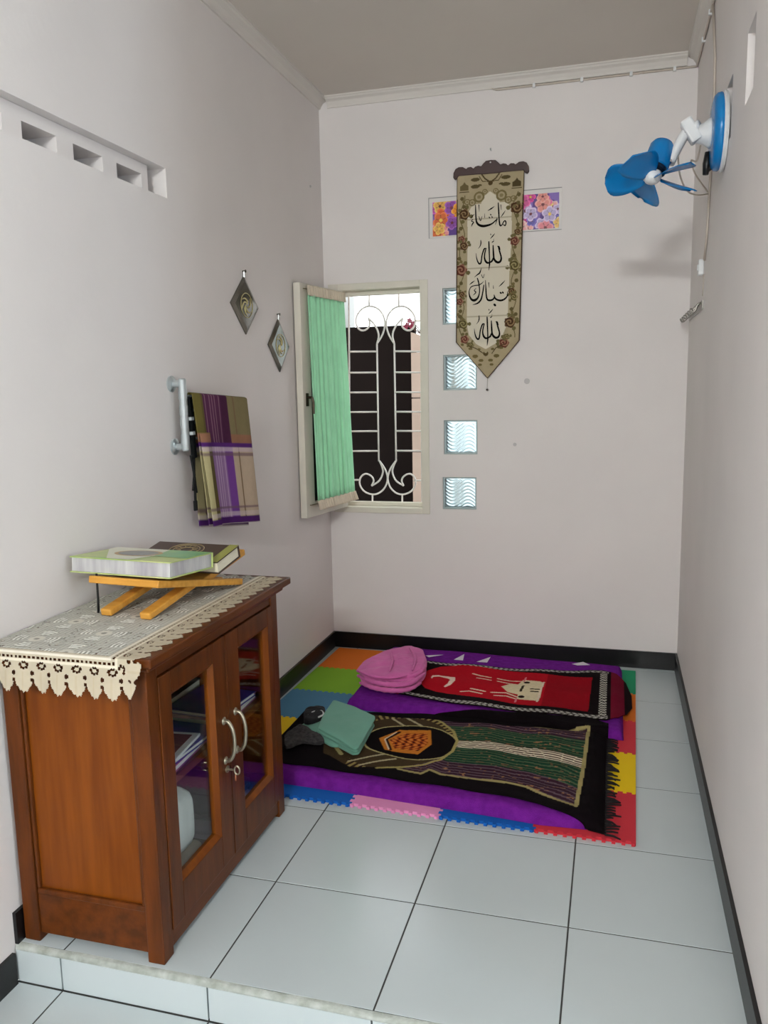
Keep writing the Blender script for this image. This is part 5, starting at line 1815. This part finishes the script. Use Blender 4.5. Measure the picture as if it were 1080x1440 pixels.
def rugB():
    t = thing('prayer_rug', (-0.3, 1.1, Z0), 'red prayer rug with a white mosque, crescent and black patterned border', 'prayer rug')
    x0, x1 = -0.865, 0.182
    yn = interp([-0.87, -0.80, -0.69, -0.35, -0.05, 0.078, 0.126, 0.16, 0.182], [0.94, 0.92, 0.885, 0.845, 0.835, 0.832, 0.87, 0.95, 1.05])
    yf = interp([-0.87, -0.763, -0.30, -0.06, 0.0, 0.06, 0.12, 0.16, 0.182], [1.36, 1.362, 1.345, 1.385, 1.40, 1.405, 1.385, 1.31, 1.19])

    def zf(X, Y):
        z = Z0 + 0.034 + 0.0085 + 0.0025 * np.sin(X * 22 + Y * 5) + 0.002 * np.sin(Y * 30)
        over = np.clip((X - 0.10) / 0.082, 0, 1) ** 1.6
        return z * (1 - over) + (Z0 + 0.012) * over
    X, Y, Z = rug_grid(np.linspace(x0, x1, 380), yn, yf, 180, zf)
    fp = lambda u, v: PF(u, v, 0.055)[:2]
    p = Paint(X, Y, (20, 10, 13))
    e = np.minimum(Y - yn(X), yf(X) - Y)
    trim = (e > 0.008) & (e < 0.036) & (X < 0.085)
    chk = (np.sin(X * 260 + np.sin(Y * 200) * 1.5) * np.sin(Y * 330) > 0.02)
    p.put(trim, (62, 58, 56))
    p.put(trim & chk, (186, 182, 172))
    et = (X > 0.048) & (X < 0.078) & (Y > 0.86) & (Y < 1.36)
    p.put(et, (50, 44, 42))
    p.put(et & (np.sin(Y * 240 + np.sin(X * 260) * 1.4) * np.sin(X * 300) > 0), (188, 184, 172))
    p.put(X > 0.096, (112, 14, 40))
    p.put(X > 0.150, (28, 12, 16))
    fieldp = [fp(*q) for q in ((590, 960), (592, 950), (602, 942), (620, 937), (650, 935), (690, 940), (740, 946), (790, 950), (833, 953), (827, 1000), (780, 995), (730, 990), (680, 982), (640, 975), (612, 971), (598, 967))]
    p.poly(fieldp, (178, 16, 32))
    inf = inpoly(X, Y, fieldp)
    p.put(inf & (X > -0.18), (148, 10, 26))
    # crescent
    cr = [fp(*q) for q in ((606, 952), (608, 949), (616, 948), (632, 950), (640, 951), (640, 956), (634, 962), (626, 965), (624, 964), (630, 960), (633, 955), (630, 953), (618, 950), (610, 951), (607, 954))]
    p.poly(cr, (236, 206, 190))
    wht = (228, 204, 182)
    for a in (((665, 947), (676, 950), (690, 952)), ((671, 953), (690, 956)), ((648, 971), (660, 971), (677, 975)), ((662, 968), (682, 972)),
              ((700, 953), (718, 956), (735, 957)), ((700, 957), (716, 960), (728, 962)), ((691, 973), (712, 973), (730, 979)), ((695, 977), (712, 977), (726, 981))):
        p.line([fp(*q) for q in a], 0.0095, wht)
    p.poly([fp(*q) for q in ((705, 965), (716, 961), (728, 962), (736, 955), (760, 958), (765, 960), (758, 985), (726, 981), (728, 975), (714, 972))], (222, 206, 170))
    p.line([fp(765, 959), fp(755, 986)], 0.008, (232, 210, 190))
    for (u, v) in ((741, 959), (733, 978)):
        p.disc(fp(u, v), 0.014, (40, 26, 22))
    for (a, b) in (((732, 971), (736, 964)), ((747, 969), (758, 970)), ((747, 972), (756, 973))):
        p.line([fp(*a), fp(*b)], 0.011, (54, 44, 30))
    p.line([fp(737, 957), fp(740, 952)], 0.008, (210, 120, 130))
    p.line([fp(726, 981), fp(724, 986)], 0.008, (210, 120, 130))
    p.put((X < -0.79) & (Y < 1.0), (150, 20, 40))
    p.noise(120, 0.1, 6)
    MB().grid(np.stack([X, Y, Z], -1)).build('rug_cloth', paint_mat('woven_rug', 0.95), t, smooth=True, colors=p.C.reshape(-1, 4), solid=0.003)


rugB()

# ================================================================== folded cloths on the rugs
M_PINK = mat('pink_cotton', (216, 108, 172), 0.9, var=0.05, vscale=10, bump=0.15, bscale=250, sheen=0.15, spec=0.1)
M_TEAL = mat('sage_green_cotton', (112, 166, 146), 0.9, var=0.04, vscale=10, bump=0.15, bscale=300, sheen=0.15, spec=0.1)
ZP = Z0 + 0.034 + 0.014
pk = thing('folded_prayer_garment', (-0.88, 1.15, ZP), 'pink folded cotton garment at the head of the red rug', 'garment')
PKL = [([(509, 964), (507, 950), (528, 934), (560, 923), (590, 925), (599, 938), (596, 958), (572, 970), (540, 969)], 0.060, 0.024, False),
       ([(512, 958), (507, 945), (530, 926), (562, 915), (590, 917), (600, 931), (597, 948), (580, 960), (550, 960)], 0.085, 0.026, False),
       ([(500, 942), (512, 928), (546, 912), (578, 908), (595, 914), (599, 928), (594, 942), (570, 951), (540, 951), (512, 949)], 0.114, 0.013, True)]
zc_p = ZP + 0.001
for k, (ol, zz, h_, shp) in enumerate(PKL):
    cloth_blob('garment_layer', [PF(u, v, zz)[:2] for u, v in ol], h_ * 1.1, zc_p, M_PINK, parent=pk, layers=1, noise=0.005, nscale=24, seed=11 + k, flat=2.2, N=120, crease=0.88, ridge=0.003 if k == 2 else 0.0, sharp=shp, tilt=(0.04, 0.0) if k == 2 else (0, 0))
    zc_p += h_ * 0.92
FOLDS = [([(506, 960), (525, 967), (550, 971), (575, 969), (592, 960)], (0.012, 0.014, 0.016, 0.016, 0.018), 0.011),
         ([(503, 950), (525, 959), (552, 963), (578, 960), (597, 947)], (0.030, 0.034, 0.036, 0.038, 0.040), 0.012),
         ([(560, 951), (578, 951), (592, 944), (599, 930)], (0.046, 0.050, 0.052, 0.054), 0.010),
         ([(548, 914), (552, 928), (548, 944)], (0.070, 0.071, 0.068), 0.006),
         ([(576, 911), (584, 926), (580, 943)], (0.072, 0.073, 0.070), 0.007),
         ([(502, 943), (525, 951), (550, 953), (572, 950)], (0.060, 0.058, 0.058, 0.056), 0.007)]
for pl_, zs_, r_ in FOLDS:
    pts = catmull([np.array([*PF(u, v, ZP + dz)[:2], ZP + dz]) for (u, v), dz in zip(pl_, zs_)], 0.010)
    nn_ = len(pts) - 1
    MB().tube(pts, [r_ * (0.45 + 0.55 * math.sin(math.pi * i / nn_) ** 0.6) * (1 + 0.12 * math.sin(i * 1.9)) for i in range(nn_ + 1)], 10).build('garment_fold', M_PINK, pk, smooth=True)

ZA = Z0 + 0.040 + 0.010
tl = thing('folded_prayer_garment', (-0.9, 0.5, ZA), 'sage green folded cotton garment on the head of the dark rug', 'garment')
for k, (ol, zz, h_) in enumerate((([(449, 1033), (455, 1012), (470, 994), (528, 1016), (505, 1058), (496, 1059)], 0.075, 0.017),
                                  ([(446, 1028), (452, 1010), (468, 988), (500, 997), (527, 1011), (504, 1055), (497, 1056)], 0.088, 0.015),
                                  ([(447, 1024), (455, 1004), (469, 984), (500, 994), (529, 1008), (504, 1052), (497, 1053), (470, 1036)], 0.100, 0.012))):
    cloth_blob('garment_fold', [PF(u, v, zz)[:2] for u, v in ol], h_ * 1.1, ZA + (0.001, 0.017, 0.0315)[k], M_TEAL, parent=tl, layers=1, noise=0.0025, nscale=14, seed=21 + k, flat=2.4, N=110, sharp=True)
cloth_blob('garment_flap', [PF(u, v, 0.065)[:2] for u, v in ((422, 1022), (445, 1010), (456, 1020), (480, 1046), (468, 1051), (440, 1034))], 0.016, ZA + 0.001, M_TEAL, parent=tl, layers=1, noise=0.004, nscale=18, seed=22)
bl = thing('black_lace_veil', (-1.03, 0.55, ZA), 'crumpled black veil with white edging left of the sage green garment', 'veil')
M_VEIL = mat('black_veil', (20, 20, 22), 0.9, rgb2=(38, 38, 42), vscale=30)
cloth_blob('veil_bundle', [PF(u, v, 0.075)[:2] for u, v in ((427, 1010), (430, 1003), (445, 999), (457, 1001), (455, 1012), (440, 1019), (428, 1018))], 0.040, ZA + 0.002, M_VEIL, parent=bl, layers=3, noise=0.006, nscale=30, seed=31)
cloth_blob('veil_lace', [PF(u, v, 0.06)[:2] for u, v in ((400, 1040), (415, 1028), (428, 1026), (455, 1042), (452, 1050), (425, 1048), (402, 1056))], 0.022, ZA + 0.002, mat('grey_lace', (34, 32, 34), 0.95, rgb2=(70, 66, 66), vscale=70), parent=bl, layers=2, noise=0.006, nscale=34, seed=32)
wl = MB()
pts = catmull([np.array([*PF(u, v, 0.09)[:2], ZA + 0.039]) for u, v in ((433, 1009), (442, 1004), (452, 1003), (455, 1008), (448, 1012))], 0.008)
wl.tube(pts, 0.0035, 6)
wl.build('veil_edging', mat('white_edging', (200, 200, 200), 0.9), bl, smooth=True)

# ================================================================== lamp of the outer room (behind the viewer)
lp = thing('tube_lamp', (LAMP_POS[0], LAMP_POS[1], ZC), 'white tube lamp hanging under the ceiling of the outer room', 'lamp')
LX, LY, LZ = LAMP_POS
box('lamp_batten', (LX - 0.34, LY - 0.03, LZ + 0.045), (LX + 0.34, LY + 0.03, LZ + 0.085), M_WPLAST, lp, bevel=0.004)
for dx in (-0.25, 0.25):
    MB().tube([(LX + dx, LY, LZ + 0.085), (LX + dx, LY, ZC)], 0.005, 6).build('lamp_rod', M_WPLAST, lp)
MB().tube([(LX - 0.30, LY, LZ + 0.028), (LX + 0.30, LY, LZ + 0.028)], 0.013, 12).build('lamp_tube', mat('glowing_tube', (250, 252, 250), 0.4, emit=(250, 252, 250), estr=2.0), lp)
for k in range(6):
    ll = add_light('lamp_light', 'POINT', (LX - 0.25 + 0.1 * k, LY, LZ - 0.06), LAMP_W / 6, (0.925, 0.99, 1.0), shadow_soft_size=0.07)
    put_under(ll, lp)
